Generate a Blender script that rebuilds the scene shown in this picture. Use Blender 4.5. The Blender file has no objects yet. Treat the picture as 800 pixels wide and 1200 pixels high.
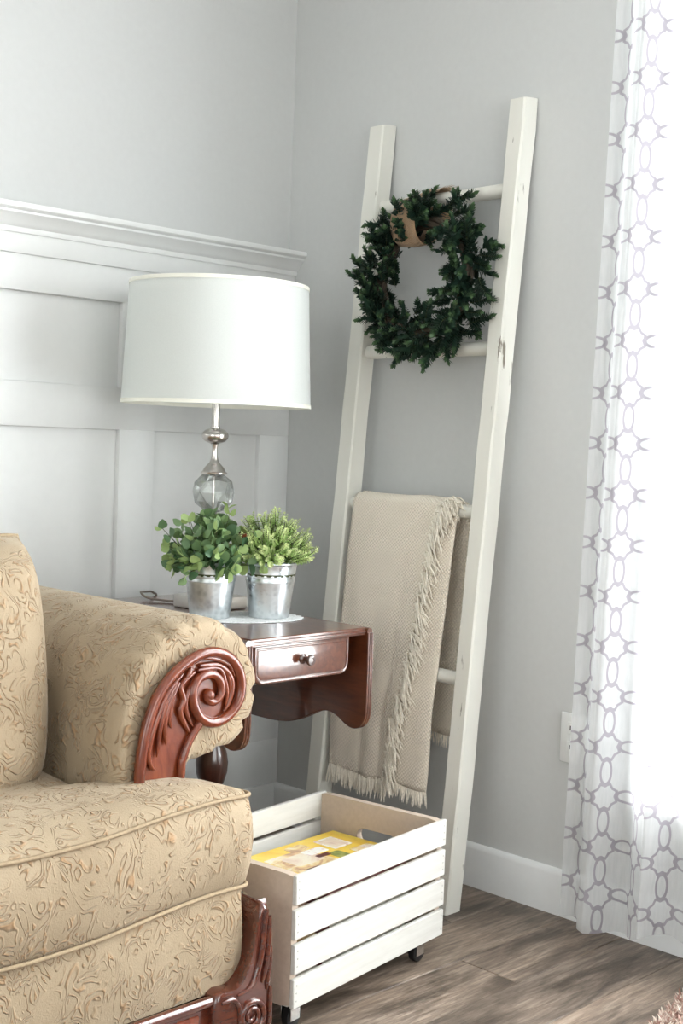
import bpy, bmesh, math, random
from math import sin, cos, pi, radians, sqrt, atan2, hypot
from mathutils import Vector, Matrix

random.seed(7)
SC = bpy.context.scene
COL = SC.collection

# ------------------------------------------------------------------ camera
CX, CY, CZ = -2.4825, -2.6931, 1.06
YAW, PITCH, ROLL = 0.7795, -0.0525, 0.0363
FPX = 1539.4
_f = Vector((cos(PITCH) * cos(YAW), cos(PITCH) * sin(YAW), sin(PITCH)))
_r = Vector((sin(YAW), -cos(YAW), 0.0))
_u = _r.cross(_f)
_r2 = _r * cos(ROLL) + _u * sin(ROLL)
_u2 = -_r * sin(ROLL) + _u * cos(ROLL)
cam_data = bpy.data.cameras.new('camera')
cam = bpy.data.objects.new('camera', cam_data)
COL.objects.link(cam)
cam.matrix_world = Matrix(((_r2.x, _u2.x, -_f.x, CX), (_r2.y, _u2.y, -_f.y, CY),
                           (_r2.z, _u2.z, -_f.z, CZ), (0, 0, 0, 1)))
cam_data.sensor_fit = 'HORIZONTAL'
cam_data.sensor_width = 36.0
cam_data.lens = 36.0 * FPX / 800.0
cam_data.clip_start = 0.05
SC.camera = cam

# ------------------------------------------------------------------ world, daylight, exposure
w = bpy.data.worlds.new('daylight'); SC.world = w
w.use_nodes = True
bg = w.node_tree.nodes['Background']
bg.inputs['Color'].default_value = (0.93, 0.97, 1.0, 1)
bg.inputs['Strength'].default_value = 1.0


def area(name, loc, target, sx, sy, power, color):
    d = bpy.data.lights.new(name, 'AREA')
    d.shape = 'RECTANGLE'; d.size = sx; d.size_y = sy; d.energy = power; d.color = color
    o = bpy.data.objects.new(name, d); COL.objects.link(o)
    o.location = loc
    o.rotation_euler = (Vector(target) - Vector(loc)).to_track_quat('-Z', 'Y').to_euler()
    return o


# daylight standing outside the curtained window; two added fill lights behind the camera
area('daylight_curtained_window', (0.42, -2.0, 1.25), (-1, -2.0, 1.25), 2.3, 2.5, 430, (0.985, 0.995, 1.0))
area('fill_light_far', (-2.2, -5.05, 1.35), (-2.2, 0, 1.35), 2.8, 1.9, 66, (1.0, 0.995, 0.98))  # soft fill added from behind the camera, source unseen
area('fill_light_side', (-4.85, -2.6, 1.35), (0, -2.6, 1.35), 2.2, 1.9, 48, (1.0, 0.995, 0.98))  # second added fill, lifts the right wall

SC.view_settings.view_transform = 'Standard'
SC.view_settings.look = 'None'
SC.view_settings.exposure = 0.2
SC.view_settings.gamma = 1.0
SC.view_settings.use_curve_mapping = False

# ------------------------------------------------------------------ mesh helpers
WM = {}


class B:
    """collects shapes in one bmesh"""
    def __init__(s):
        s.bm = bmesh.new()

    def box(s, lo, hi, ch=0.0, seg=1):
        m = bmesh.ops.create_cube(s.bm, size=1.0)
        c = [(a + b) / 2 for a, b in zip(lo, hi)]; d = [abs(b - a) for a, b in zip(lo, hi)]
        for v in m['verts']:
            v.co = Vector((c[0] + v.co.x * d[0], c[1] + v.co.y * d[1], c[2] + v.co.z * d[2]))
        if ch > 0:
            es = list({e for v in m['verts'] for e in v.link_edges})
            bmesh.ops.bevel(s.bm, geom=es, offset=ch, segments=seg, profile=0.5, affect='EDGES')
        return s

    def loft(s, rings, closed=True, cap0=True, cap1=True):
        vs = [[s.bm.verts.new(p) for p in r] for r in rings]
        n = len(rings[0])
        for a, b in zip(vs, vs[1:]):
            for i in range(n if closed else n - 1):
                j = (i + 1) % n
                try:
                    s.bm.faces.new((a[i], a[j], b[j], b[i]))
                except ValueError:
                    pass
        if closed and cap0: s.bm.faces.new(list(reversed(vs[0])))
        if closed and cap1: s.bm.faces.new(vs[-1])
        return s

    def lathe(s, prof, n=32, c=(0, 0, 0), cap0=True, cap1=True):
        rings = [[(c[0] + r * cos(2 * pi * i / n), c[1] + r * sin(2 * pi * i / n), c[2] + z) for i in range(n)]
                 for r, z in prof]
        return s.loft(rings, True, cap0, cap1)

    def tube(s, pts, rad, n=8, cap=True):
        pts = [Vector(p) for p in pts]
        k = len(pts)
        if not hasattr(rad, '__len__'): rad = [rad] * k
        rings = []; prev = None
        for i, p in enumerate(pts):
            t = (pts[min(i + 1, k - 1)] - pts[max(i - 1, 0)])
            t = t.normalized() if t.length > 1e-9 else Vector((0, 0, 1))
            if prev is None:
                a = Vector((0, 0, 1)) if abs(t.z) < .9 else Vector((1, 0, 0))
                u = t.cross(a).normalized()
            else:
                u = (prev - t * prev.dot(t)).normalized()
            prev = u
            v = t.cross(u)
            rings.append([p + (u * cos(2 * pi * q / n) + v * sin(2 * pi * q / n)) * rad[i] for q in range(n)])
        return s.loft(rings, True, cap, cap)

    def prism(s, poly, axis, a, b):
        """poly in the two other axes (x,z for axis y; y,z for axis x; x,y for axis z)"""
        def mk(p, t):
            return {0: (t, p[0], p[1]), 1: (p[0], t, p[1]), 2: (p[0], p[1], t)}[axis]
        return s.loft([[mk(p, a) for p in poly], [mk(p, b) for p in poly]])

    def grid(s, fn, nu, nv, closed_u=False):
        vs = [[s.bm.verts.new(fn(i / nu, j / nv)) for i in range(nu + (0 if closed_u else 1))] for j in range(nv + 1)]
        m = nu if closed_u else nu
        for j in range(nv):
            for i in range(m):
                i2 = (i + 1) % len(vs[0])
                s.bm.faces.new((vs[j][i], vs[j][i2], vs[j + 1][i2], vs[j + 1][i]))
        return s


def mesh_of(b, mat, smooth=True, angle=38):
    bmesh.ops.recalc_face_normals(b.bm, faces=b.bm.faces[:])
    me = bpy.data.meshes.new('m')
    b.bm.to_mesh(me); b.bm.free()
    for m in (mat if isinstance(mat, (list, tuple)) else [mat]):
        me.materials.append(m)
    if smooth:
        me.shade_smooth()
        try:
            me.set_sharp_from_angle(angle=radians(angle))
        except Exception:
            pass
    return me


def tag(o, label=None, cat=None, group=None, kind=None):
    if label: o['label'] = label
    if cat: o['category'] = cat
    if group: o['group'] = group
    if kind: o['kind'] = kind
    return o


def thing(name, loc, label, cat, rotz=0.0, group=None, rot=None):
    o = bpy.data.objects.new(name, None); COL.objects.link(o)
    o.empty_display_size = 0.05
    o.location = loc
    o.rotation_euler = rot if rot else (0, 0, rotz)
    WM[o.name] = Matrix.Translation(loc) @ (o.rotation_euler.to_matrix().to_4x4())
    return tag(o, label, cat, group)


def obj(name, b, mat, parent=None, local=False, smooth=True, angle=38, label=None, kind=None):
    """one mesh object; world coordinates unless local"""
    me = mesh_of(b, mat, smooth, angle)
    o = bpy.data.objects.new(name, me); COL.objects.link(o)
    me.name = name
    if parent is not None:
        o.parent = parent
        WM[o.name] = WM[parent.name]
        if not local:
            me.transform(WM[parent.name].inverted())
    else:
        WM[o.name] = Matrix.Identity(4)
    if label: o['label'] = label
    if kind: o['kind'] = kind
    return o


def single(name, b, mat, origin, label, cat, group=None, smooth=True, angle=38):
    """a thing that is one mesh, built in world coordinates, with its origin at its base"""
    me = mesh_of(b, mat, smooth, angle)
    me.transform(Matrix.Translation(-Vector(origin)))
    o = bpy.data.objects.new(name, me); COL.objects.link(o); me.name = name
    o.location = origin
    WM[o.name] = Matrix.Translation(origin)
    return tag(o, label, cat, group)


def inst(name, me, parent, mat4):
    """object sharing a mesh, placed in its parent's local frame"""
    o = bpy.data.objects.new(name, me); COL.objects.link(o)
    o.parent = parent
    o.matrix_local = mat4
    if parent is not None:
        WM[o.name] = WM.get(parent.name, Matrix.Identity(4)) @ mat4
    return o


def struct(name, b, mat, smooth=True):
    o = obj(name, b, mat, smooth=smooth)
    return tag(o, kind='structure')


def catmull(pts, k=6, closed=False):
    pts = [Vector(p) for p in pts]; n = len(pts); out = []
    rng = range(n if closed else n - 1)
    for i in rng:
        g = (lambda q: pts[q % n]) if closed else (lambda q: pts[max(0, min(n - 1, q))])
        p0, p1, p2, p3 = g(i - 1), g(i), g(i + 1), g(i + 2)
        for j in range(k):
            t = j / k
            out.append(0.5 * ((2 * p1) + (p2 - p0) * t + (2 * p0 - 5 * p1 + 4 * p2 - p3) * t * t +
                              (-p0 + 3 * p1 - 3 * p2 + p3) * t ** 3))
    if not closed: out.append(pts[-1])
    return out


# ------------------------------------------------------------------ material helpers
class N:
    def __init__(s, name):
        s.m = bpy.data.materials.new(name); s.m.use_nodes = True
        s.t = s.m.node_tree; s.bsdf = s.t.nodes['Principled BSDF']; s.out = s.t.nodes['Material Output']

    def n(s, kind, **kw):
        x = s.t.nodes.new(kind)
        for k, v in kw.items():
            if k.startswith('i_'):
                x.inputs[k[2:].replace('_', ' ')].default_value = v
            else:
                setattr(x, k, v)
        return x

    def l(s, a, b): s.t.links.new(a, b)

    def set(s, **kw):
        for k, v in kw.items():
            s.bsdf.inputs[k.replace('_', ' ')].default_value = v
        return s

    def obj_coord(s, scale=(1, 1, 1), rot=(0, 0, 0)):
        tc = s.n('ShaderNodeTexCoord'); mp = s.n('ShaderNodeMapping')
        mp.inputs['Scale'].default_value = scale; mp.inputs['Rotation'].default_value = rot
        s.l(tc.outputs['Object'], mp.inputs['Vector']); return mp.outputs['Vector']

    def noise(s, vec, scale, detail=3, rough=.5, dist=0):
        x = s.n('ShaderNodeTexNoise'); s.l(vec, x.inputs['Vector'])
        x.inputs['Scale'].default_value = scale; x.inputs['Detail'].default_value = detail
        x.inputs['Roughness'].default_value = rough; x.inputs['Distortion'].default_value = dist
        return x.outputs['Fac']

    def ramp(s, fac, stops, interp='LINEAR'):
        x = s.n('ShaderNodeValToRGB'); x.color_ramp.interpolation = interp
        e = x.color_ramp.elements
        while len(e) < len(stops): e.new(0.5)
        for q, (p, c) in zip(e, stops):
            q.position = p; q.color = (*c, 1) if len(c) == 3 else c
        s.l(fac, x.inputs['Fac']); return x.outputs['Color']

    def math(s, op, a, b=None, c=None):
        x = s.n('ShaderNodeMath', operation=op)
        for i, v in enumerate((a, b, c)):
            if v is None: continue
            if isinstance(v, (int, float)): x.inputs[i].default_value = v
            else: s.l(v, x.inputs[i])
        return x.outputs[0]

    def mix(s, fac, a, b, blend='MIX'):
        x = s.n('ShaderNodeMix', data_type='RGBA', blend_type=blend)
        if isinstance(fac, (int, float)): x.inputs[0].default_value = fac
        else: s.l(fac, x.inputs[0])
        for i, v in ((6, a), (7, b)):
            if isinstance(v, tuple): x.inputs[i].default_value = (*v, 1) if len(v) == 3 else v
            else: s.l(v, x.inputs[i])
        return x.outputs[2]

    def bump(s, h, strength=.3, dist=.005, nrm=None):
        x = s.n('ShaderNodeBump'); x.inputs['Strength'].default_value = strength; x.inputs['Distance'].default_value = dist
        s.l(h, x.inputs['Height'])
        if nrm is not None: s.l(nrm, x.inputs['Normal'])
        s.l(x.outputs['Normal'], s.bsdf.inputs['Normal']); return x.outputs['Normal']

    def color(s, c): s.l(c, s.bsdf.inputs['Base Color'])


def plain(name, col, rough=.5, metal=0, var=.06, scale=30, bump=0, **kw):
    """paint / metal / plastic with a faint procedural variation of colour"""
    m = N(name); m.set(Roughness=rough, Metallic=metal)
    v = m.obj_coord()
    f = m.noise(v, scale, 3)
    m.color(m.ramp(f, [(.3, tuple(x * (1 - var) for x in col)), (.7, tuple(min(1, x * (1 + var)) for x in col))]))
    if bump: m.bump(f, bump, .002)
    for k, x in kw.items(): m.bsdf.inputs[k.replace('_', ' ')].default_value = x
    return m.m


MAT = {}
MAT['wall'] = plain('wall_paint', (.60, .607, .598), .85, var=.012, scale=60, bump=.03)
MAT['wainscot'] = plain('wainscot_paint', (.76, .768, .76), .42, var=.01, scale=40)
MAT['trim'] = plain('white_trim_paint', (.80, .81, .81), .38, var=.01, scale=40)
MAT['ceiling'] = plain('ceiling_paint', (.82, .82, .81), .9, var=.01)
MAT['plate'] = plain('switch_plate_plastic', (.82, .83, .82), .35, var=.01)
MAT['slot'] = plain('outlet_slot_dark', (.03, .03, .03), .6)
MAT['nickel'] = plain('brushed_nickel', (.62, .58, .55), .24, 1, var=.05, scale=80)
MAT['nickel_pale'] = plain('satin_silver', (.72, .70, .67), .42, .85)
MAT['chrome'] = plain('caster_steel', (.7, .7, .7), .2, 1)
MAT['rubber'] = plain('caster_rubber', (.012, .012, .013), .35)
MAT['iron'] = plain('dark_iron', (.05, .04, .035), .45, .7)
MAT['soil'] = plain('dry_moss', (.06, .07, .03), .9, var=.3, scale=120)
MAT['cord'] = plain('clear_brown_cord', (.20, .16, .13), .4)
MAT['nail'] = plain('nail_head', (.45, .44, .42), .4, .6)


def mat_floor_wood():
    m = N('grey_brown_plank_wood'); m.set(Roughness=.42)
    oi = m.n('ShaderNodeObjectInfo')
    tc = m.n('ShaderNodeTexCoord')
    add = m.n('ShaderNodeVectorMath', operation='ADD')
    sc = m.n('ShaderNodeVectorMath', operation='SCALE'); sc.inputs['Scale'].default_value = 13.0
    comb = m.n('ShaderNodeCombineXYZ')
    m.l(oi.outputs['Random'], comb.inputs[0]); m.l(oi.outputs['Random'], comb.inputs[1])
    m.l(comb.outputs[0], sc.inputs[0])
    m.l(tc.outputs['Object'], add.inputs[0]); m.l(sc.outputs[0], add.inputs[1])
    mp = m.n('ShaderNodeMapping'); mp.inputs['Scale'].default_value = (2.2, 22, 1)
    m.l(add.outputs[0], mp.inputs['Vector'])
    grain = m.noise(mp.outputs['Vector'], 4.5, 10, .72, .3)
    mp2 = m.n('ShaderNodeMapping'); mp2.inputs['Scale'].default_value = (1.3, 4.5, 1)
    m.l(add.outputs[0], mp2.inputs['Vector'])
    blot = m.noise(mp2.outputs['Vector'], 2.6, 4, .6, .8)
    c1 = m.ramp(grain, [(.28, (.075, .053, .040)), (.5, (.215, .166, .130)), (.72, (.40, .33, .27))])
    c2 = m.ramp(blot, [(.36, (.38, .36, .34)), (.55, (1, 1, 1)), (.75, (1.15, 1.1, 1.05))])
    c3 = m.mix(1.0, c1, c2, 'MULTIPLY')
    tone = m.ramp(oi.outputs['Random'], [(0, (.78, .77, .76)), (1, (1.12, 1.09, 1.06))])
    m.color(m.mix(1.0, c3, tone, 'MULTIPLY'))
    m.bump(grain, .18, .003)
    return m.m


MAT['floor'] = mat_floor_wood()


def mat_damask():
    m = N('embossed_tan_velvet'); m.set(Roughness=.85)
    m.bsdf.inputs['Sheen Weight'].default_value = .25
    m.bsdf.inputs['Sheen Roughness'].default_value = .4
    m.bsdf.inputs['Sheen Tint'].default_value = (1, .93, .8, 1)
    v = m.obj_coord((1, 1, .8))
    n1 = m.noise(v, 19, 1.5, .5, 1.5)
    k = m.math('MULTIPLY', n1, 9.0)
    fr = m.math('FRACT', k)
    ridge = m.math('ABSOLUTE', m.math('SUBTRACT', fr, .5))           # 0..0.5
    ln = m.n('ShaderNodeMapRange'); m.l(ridge, ln.inputs[0])
    ln.inputs[1].default_value = .03; ln.inputs[2].default_value = .22; ln.inputs[3].default_value = 1; ln.inputs[4].default_value = 0
    gate = m.n('ShaderNodeMapRange'); m.l(m.noise(v, 24, 2, .5, .5), gate.inputs[0])
    gate.inputs[1].default_value = .42; gate.inputs[2].default_value = .56
    h = m.math('MULTIPLY', ln.outputs[0], gate.outputs[0])
    fine = m.noise(v, 420, 2)
    hh = m.math('ADD', h, m.math('MULTIPLY', fine, .18))
    m.bump(hh, .8, .0050)
    big = m.noise(v, 5, 3)
    base = m.ramp(big, [(.3, (.30, .225, .142)), (.7, (.39, .305, .205))])
    m.color(m.mix(m.math('MULTIPLY', h, .75), base, (.36, .21, .10)))
    return m.m


MAT['damask'] = mat_damask()
MAT['piping'] = plain('tan_velvet_piping', (.34, .255, .16), .85, var=.15, scale=220, bump=.2)


def mat_wood(name, dark, mid, light, rough=.28, coat=1.0, scale=(3, 3, 22), gs=4, cior=1.6):
    m = N(name); m.set(Roughness=rough)
    m.bsdf.inputs['Coat Weight'].default_value = coat; m.bsdf.inputs['Coat Roughness'].default_value = .10; m.bsdf.inputs['Coat IOR'].default_value = cior
    v = m.obj_coord(scale)
    f = m.noise(v, gs, 6, .6, .5)
    m.color(m.ramp(f, [(.25, dark), (.5, mid), (.78, light)]))
    m.bump(f, .04, .002)
    return m.m


MAT['mahogany'] = mat_wood('mahogany_table_wood', (.060, .015, .006), (.115, .031, .012), (.18, .052, .02), scale=(20, 3, 20), cior=1.9)
MAT['mahogany_v'] = mat_wood('mahogany_turned_wood', (.025, .008, .005), (.05, .014, .008), (.085, .024, .012), scale=(20, 20, 3))
MAT['carved'] = mat_wood('carved_red_brown_wood', (.085, .014, .005), (.155, .029, .009), (.225, .05, .015), rough=.27, coat=.45, scale=(16, 16, 5))
MAT['carved_dark'] = mat_wood('dark_carved_base_wood', (.045, .008, .005), (.085, .017, .008), (.13, .03, .012), rough=.18, scale=(5, 16, 16))


def mat_ladder():
    m = N('distressed_cream_paint'); m.set(Roughness=.55)
    v = m.obj_coord((1, 1, .16))
    f = m.noise(v, 42, 5, .62)
    g = m.noise(m.obj_coord(), 6, 3)
    chip = m.n('ShaderNodeMapRange'); m.l(m.math('ADD', f, m.math('MULTIPLY', g, .25)), chip.inputs[0])
    chip.inputs[1].default_value = .80; chip.inputs[2].default_value = .84
    base = m.ramp(m.noise(v, 9, 3), [(.3, (.72, .71, .645)), (.7, (.80, .79, .73))])
    m.color(m.mix(chip.outputs[0], base, (.24, .21, .17)))
    m.bump(f, .12, .002)
    return m.m


MAT['ladder'] = mat_ladder()


def mat_crate(name, a, b_):
    m = N(name); m.set(Roughness=.6)
    v = m.obj_coord((1.2, 14, 14))
    f = m.noise(v, 6, 5, .6)
    m.color(m.ramp(f, [(.25, a), (.6, b_)]))
    m.bump(f, .12, .002)
    return m.m


MAT['slat'] = mat_crate('cream_white_washed_slat', (.53, .515, .475), (.61, .597, .56))
MAT['crate_end'] = mat_crate('beige_crate_end_paint', (.50, .405, .325), (.56, .46, .375))


def mat_galv():
    m = N('galvanised_steel'); m.set(Metallic=.92, Roughness=.33)
    v = m.obj_coord()
    vo = m.n('ShaderNodeTexVoronoi'); m.l(v, vo.inputs['Vector']); vo.inputs['Scale'].default_value = 85
    f = m.noise(v, 18, 4, .6)
    c = m.ramp(m.math('ADD', m.math('MULTIPLY', vo.outputs['Distance'], .5), f), [(.45, (.50, .54, .56)), (.85, (.72, .76, .78))])
    rust = m.n('ShaderNodeMapRange'); m.l(m.noise(v, 26, 4, .6, .4), rust.inputs[0])
    rust.inputs[1].default_value = .64; rust.inputs[2].default_value = .75; rust.inputs[4].default_value = .55
    m.color(m.mix(rust.outputs[0], c, (.45, .33, .22)))
    r = m.ramp(f, [(.3, (.24,) * 3), (.7, (.44,) * 3)])
    m.l(r, m.bsdf.inputs['Roughness'])
    return m.m


MAT['galv'] = mat_galv()


def mat_leaf(name, dark, light, tip, rough=.4):
    m = N(name); m.set(Roughness=rough)
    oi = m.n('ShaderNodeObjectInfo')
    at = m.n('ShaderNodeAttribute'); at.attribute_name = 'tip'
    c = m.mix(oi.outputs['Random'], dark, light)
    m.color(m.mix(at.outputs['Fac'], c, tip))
    m.bsdf.inputs['Subsurface Weight'].default_value = 0.0
    # leaves let some light through
    tr = m.n('ShaderNodeBsdfTranslucent'); ms = m.n('ShaderNodeMixShader'); ms.inputs[0].default_value = .25
    m.l(m.mix(at.outputs['Fac'], c, tip), tr.inputs['Color'])
    m.l(m.bsdf.outputs[0], ms.inputs[1]); m.l(tr.outputs[0], ms.inputs[2]); m.l(ms.outputs[0], m.out.inputs[0])
    return m.m


MAT['box_leaf'] = mat_leaf('dark_boxwood_leaf', (.012, .033, .026), (.030, .066, .043), (.10, .18, .08), .40)
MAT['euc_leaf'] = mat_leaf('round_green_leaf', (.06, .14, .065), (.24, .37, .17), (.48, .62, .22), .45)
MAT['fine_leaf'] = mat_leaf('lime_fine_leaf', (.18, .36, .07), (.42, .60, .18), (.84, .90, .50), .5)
MAT['stem'] = plain('green_brown_stem', (.07, .09, .035), .7, var=.2)
MAT['vine'] = plain('brown_vine_ring', (.06, .045, .03), .85, var=.3, scale=60, bump=.3)


def mat_weave(name, col, s1=150, tint=.12, strength=.5):
    m = N(name); m.set(Roughness=.95)
    m.bsdf.inputs['Sheen Weight'].default_value = .2
    v = m.obj_coord()
    sep = m.n('ShaderNodeSeparateXYZ'); m.l(v, sep.inputs[0])
    a = m.math('SINE', m.math('MULTIPLY', sep.outputs[1], s1 * 6.28 / 1.0))
    b_ = m.math('SINE', m.math('MULTIPLY', m.math('ADD', sep.outputs[2], sep.outputs[0]), s1 * 6.28))
    wv = m.math('MULTIPLY', a, b_)
    nz = m.noise(v, 9, 3, .6, .6)
    gate = m.n('ShaderNodeMapRange'); m.l(nz, gate.inputs[0]); gate.inputs[1].default_value = .42; gate.inputs[2].default_value = .58
    gate.inputs[3].default_value = .25
    h = m.math('MULTIPLY', wv, gate.outputs[0])
    hn = m.math('ADD', h, m.math('MULTIPLY', m.noise(v, 300, 2), .5))
    m.bump(hn, strength, .004)
    f = m.math('ADD', m.math('MULTIPLY', h, .25), m.math('ADD', .25, m.math('MULTIPLY', nz, .5)))
    m.color(m.ramp(f, [(.2, tuple(x * (1 - tint * 1.4) for x in col)), (.7, tuple(min(1, x * (1 + tint * .5)) for x in col))]))
    return m.m


MAT['throw'] = mat_weave('cream_waffle_weave', (.86, .775, .655), 105)
MAT['fringe'] = plain('cream_yarn_fringe', (.88, .82, .71), .95, var=.1, scale=200)
MAT['burlap'] = mat_weave('tan_burlap', (.46, .30, .17), 260, .2, .6)


def mat_shade():
    m = N('white_linen_lampshade'); m.set(Roughness=.9)
    v = m.obj_coord((60, 60, 60)); f = m.noise(v, 8, 3)
    c = m.ramp(f, [(.3, (.84, .86, .84)), (.7, (.88, .90, .88))])
    m.color(c)
    tr = m.n('ShaderNodeBsdfTranslucent'); m.l(c, tr.inputs['Color'])
    ms = m.n('ShaderNodeMixShader'); ms.inputs[0].default_value = .42
    m.l(m.bsdf.outputs[0], ms.inputs[1]); m.l(tr.outputs[0], ms.inputs[2]); m.l(ms.outputs[0], m.out.inputs[0])
    return m.m


MAT['shade'] = mat_shade()
MAT['shade_trim'] = plain('ivory_shade_trim', (.84, .83, .74), .8, var=.02)


def mat_glass(name, col=(1, 1, 1), rough=0.0, ior=1.45):
    m = N(name); m.set(Roughness=rough, IOR=ior)
    m.bsdf.inputs['Transmission Weight'].default_value = 1.0
    v = m.obj_coord(); f = m.noise(v, 12, 2)
    m.color(m.ramp(f, [(.2, tuple(x * .97 for x in col)), (.8, col)]))
    return m.m




def mat_thin_glass():
    m = N('thin_faceted_glass')
    tr = m.n('ShaderNodeBsdfTransparent'); tr.inputs[0].default_value = (.93, .95, .94, 1)
    gl = m.n('ShaderNodeBsdfGlossy'); gl.inputs['Roughness'].default_value = .08
    ms = m.n('ShaderNodeMixShader'); lw = m.n('ShaderNodeLayerWeight'); lw.inputs['Blend'].default_value = .35
    f = m.noise(m.obj_coord(), 30, 2)
    m.l(m.math('ADD', m.math('MULTIPLY', lw.outputs['Fresnel'], .75), m.math('MULTIPLY', f, .08)), ms.inputs[0])
    m.l(tr.outputs[0], ms.inputs[1]); m.l(gl.outputs[0], ms.inputs[2]); m.l(ms.outputs[0], m.out.inputs[0])
    return m.m


MAT['thin_glass'] = mat_thin_glass()


def mat_pane():
    m = N('window_pane_glass')
    tr = m.n('ShaderNodeBsdfTransparent'); tr.inputs[0].default_value = (.97, .985, .98, 1)
    gl = m.n('ShaderNodeBsdfGlossy'); gl.inputs['Roughness'].default_value = .02
    ms = m.n('ShaderNodeMixShader')
    f = m.noise(m.obj_coord(), 3, 1)
    m.l(m.math('ADD', .04, m.math('MULTIPLY', f, .01)), ms.inputs[0])
    m.l(tr.outputs[0], ms.inputs[1]); m.l(gl.outputs[0], ms.inputs[2]); m.l(ms.outputs[0], m.out.inputs[0])
    return m.m


MAT['pane'] = mat_pane()


def mat_curtain():
    m = N('sheer_white_lattice_print_curtain')
    uv = m.n('ShaderNodeUVMap'); uv.uv_map = 'cloth'
    sep = m.n('ShaderNodeSeparateXYZ'); m.l(uv.outputs[0], sep.inputs[0])
    P = .108
    A = lambda v: m.math('ABSOLUTE', v)
    S = lambda a, b: m.math('SUBTRACT', a, b)

    def fold(v, off):
        return m.math('MULTIPLY', S(m.math('FRACT', m.math('ADD', m.math('DIVIDE', v, P), off)), .5), P)
    u, v = sep.outputs[0], sep.outputs[1]
    x0, y0 = A(fold(u, .5)), A(fold(v, .5))         # distance from lattice nodes
    x1, y1 = A(fold(u, 0)), A(fold(v, 0))           # distance from cell midpoints
    mx = m.math('MAXIMUM', x0, y0)
    dg = m.math('MULTIPLY', m.math('ADD', x0, y0), .7071)
    oc = m.math('MAXIMUM', mx, dg); st = m.math('MINIMUM', mx, dg)
    d = S(m.math('MULTIPLY', oc, 1.45), m.math('MULTIPLY', st, .45))
    line1 = m.math('LESS_THAN', A(S(d, .0275)), .0032)

    def ell(a, b_, ra, rb):
        q = m.math('SQRT', m.math('ADD', m.math('POWER', m.math('DIVIDE', a, ra), 2), m.math('POWER', m.math('DIVIDE', b_, rb), 2)))
        return m.math('LESS_THAN', A(S(q, 1.0)), .19)
    line2 = ell(x0, y1, .0125, .0280)
    line3 = ell(x1, y0, .0280, .0125)
    pat = m.math('MAXIMUM', line1, m.math('MAXIMUM', line2, line3))
    slub = m.noise(m.obj_coord((1, 1, .15)), 160, 3)
    white = m.ramp(slub, [(.3, (.86, .88, .89)), (.7, (.93, .94, .95))])
    c = m.mix(pat, white, (.43, .40, .445))
    dif = m.n('ShaderNodeBsdfDiffuse'); trl = m.n('ShaderNodeBsdfTranslucent'); trp = m.n('ShaderNodeBsdfTransparent')
    m.l(c, dif.inputs[0]); m.l(c, trl.inputs[0])
    a = m.n('ShaderNodeMixShader'); a.inputs[0].default_value = .5
    m.l(dif.outputs[0], a.inputs[1]); m.l(trl.outputs[0], a.inputs[2])
    b_ = m.n('ShaderNodeMixShader')
    m.l(m.math('SUBTRACT', .42, m.math('MULTIPLY', pat, .30)), b_.inputs[0])
    m.l(a.outputs[0], b_.inputs[1]); m.l(trp.outputs[0], b_.inputs[2])
    m.l(b_.outputs[0], m.out.inputs[0])
    return m.m


MAT['curtain'] = mat_curtain()


def mat_print(name, stops, scale, dist=1.2):
    m = N(name); m.set(Roughness=.3)
    v = m.obj_coord((1, 1, 0))
    f = m.noise(v, scale, 4, .6, dist)
    m.color(m.ramp(f, stops, 'LINEAR'))
    return m.m


MAT['cover_yellow'] = mat_print('yellow_magazine_cover', [(.2, (.55, .25, .03)), (.38, (.85, .55, .06)), (.55, (.88, .66, .10)), (.75, (.90, .78, .35))], 9)
MAT['cover_food'] = mat_print('food_photo_cover', [(.25, (.16, .07, .04)), (.4, (.62, .36, .20)), (.5, (.80, .62, .30)), (.62, (.85, .78, .66)), (.8, (.45, .2, .2))], 14, 2)
MAT['cover_white'] = mat_print('pale_cover_lettering', [(.3, (.86, .84, .78)), (.52, (.92, .90, .86)), (.6, (.70, .45, .45)), (.8, (.95, .92, .85))], 40, 2)
MAT['cover_pink'] = mat_print('pink_magazine_cover', [(.25, (.55, .35, .30)), (.45, (.80, .66, .52)), (.6, (.85, .78, .62)), (.8, (.62, .42, .44))], 10, 2)
MAT['cover_dark'] = mat_print('dark_red_magazine_cover', [(.3, (.05, .01, .015)), (.6, (.18, .03, .03)), (.8, (.05, .03, .06))], 12)
MAT['cover_green'] = mat_print('green_cover_photo', [(.3, (.10, .16, .04)), (.55, (.35, .38, .10)), (.8, (.75, .65, .3))], 30)
MAT['pages'] = plain('paper_pages', (.78, .75, .68), .8, var=.08, scale=200)


def mat_lace():
    m = N('white_lace_cotton'); m.set(Roughness=.95)
    v = m.obj_coord(); vo = m.n('ShaderNodeTexVoronoi'); m.l(v, vo.inputs['Vector']); vo.inputs['Scale'].default_value = 150
    m.color(m.ramp(vo.outputs['Distance'], [(.1, (.62, .64, .65)), (.6, (.86, .87, .88))]))
    m.bump(vo.outputs['Distance'], .4, .002)
    return m.m


MAT['lace'] = mat_lace()
MAT['rug'] = plain('rug_backing', (.30, .21, .17), .95, var=.2)


def mat_pile():
    m = N('shaggy_pink_brown_pile'); m.set(Roughness=.95)
    at = m.n('ShaderNodeAttribute'); at.attribute_name = 'tip'
    m.color(m.ramp(at.outputs['Fac'], [(0, (.36, .20, .16)), (.4, (.60, .42, .36)), (.75, (.74, .62, .54)), (1, (.80, .74, .66))]))
    return m.m


MAT['pile'] = mat_pile()

# ------------------------------------------------------------------ the room
RX, RY, RZ = -4.6, -4.8, 2.55       # far limits of the room; the corner in view is the origin
WY0, WY1, WZ0, WZ1 = -2.80, -1.255, .33, 2.20

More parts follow.
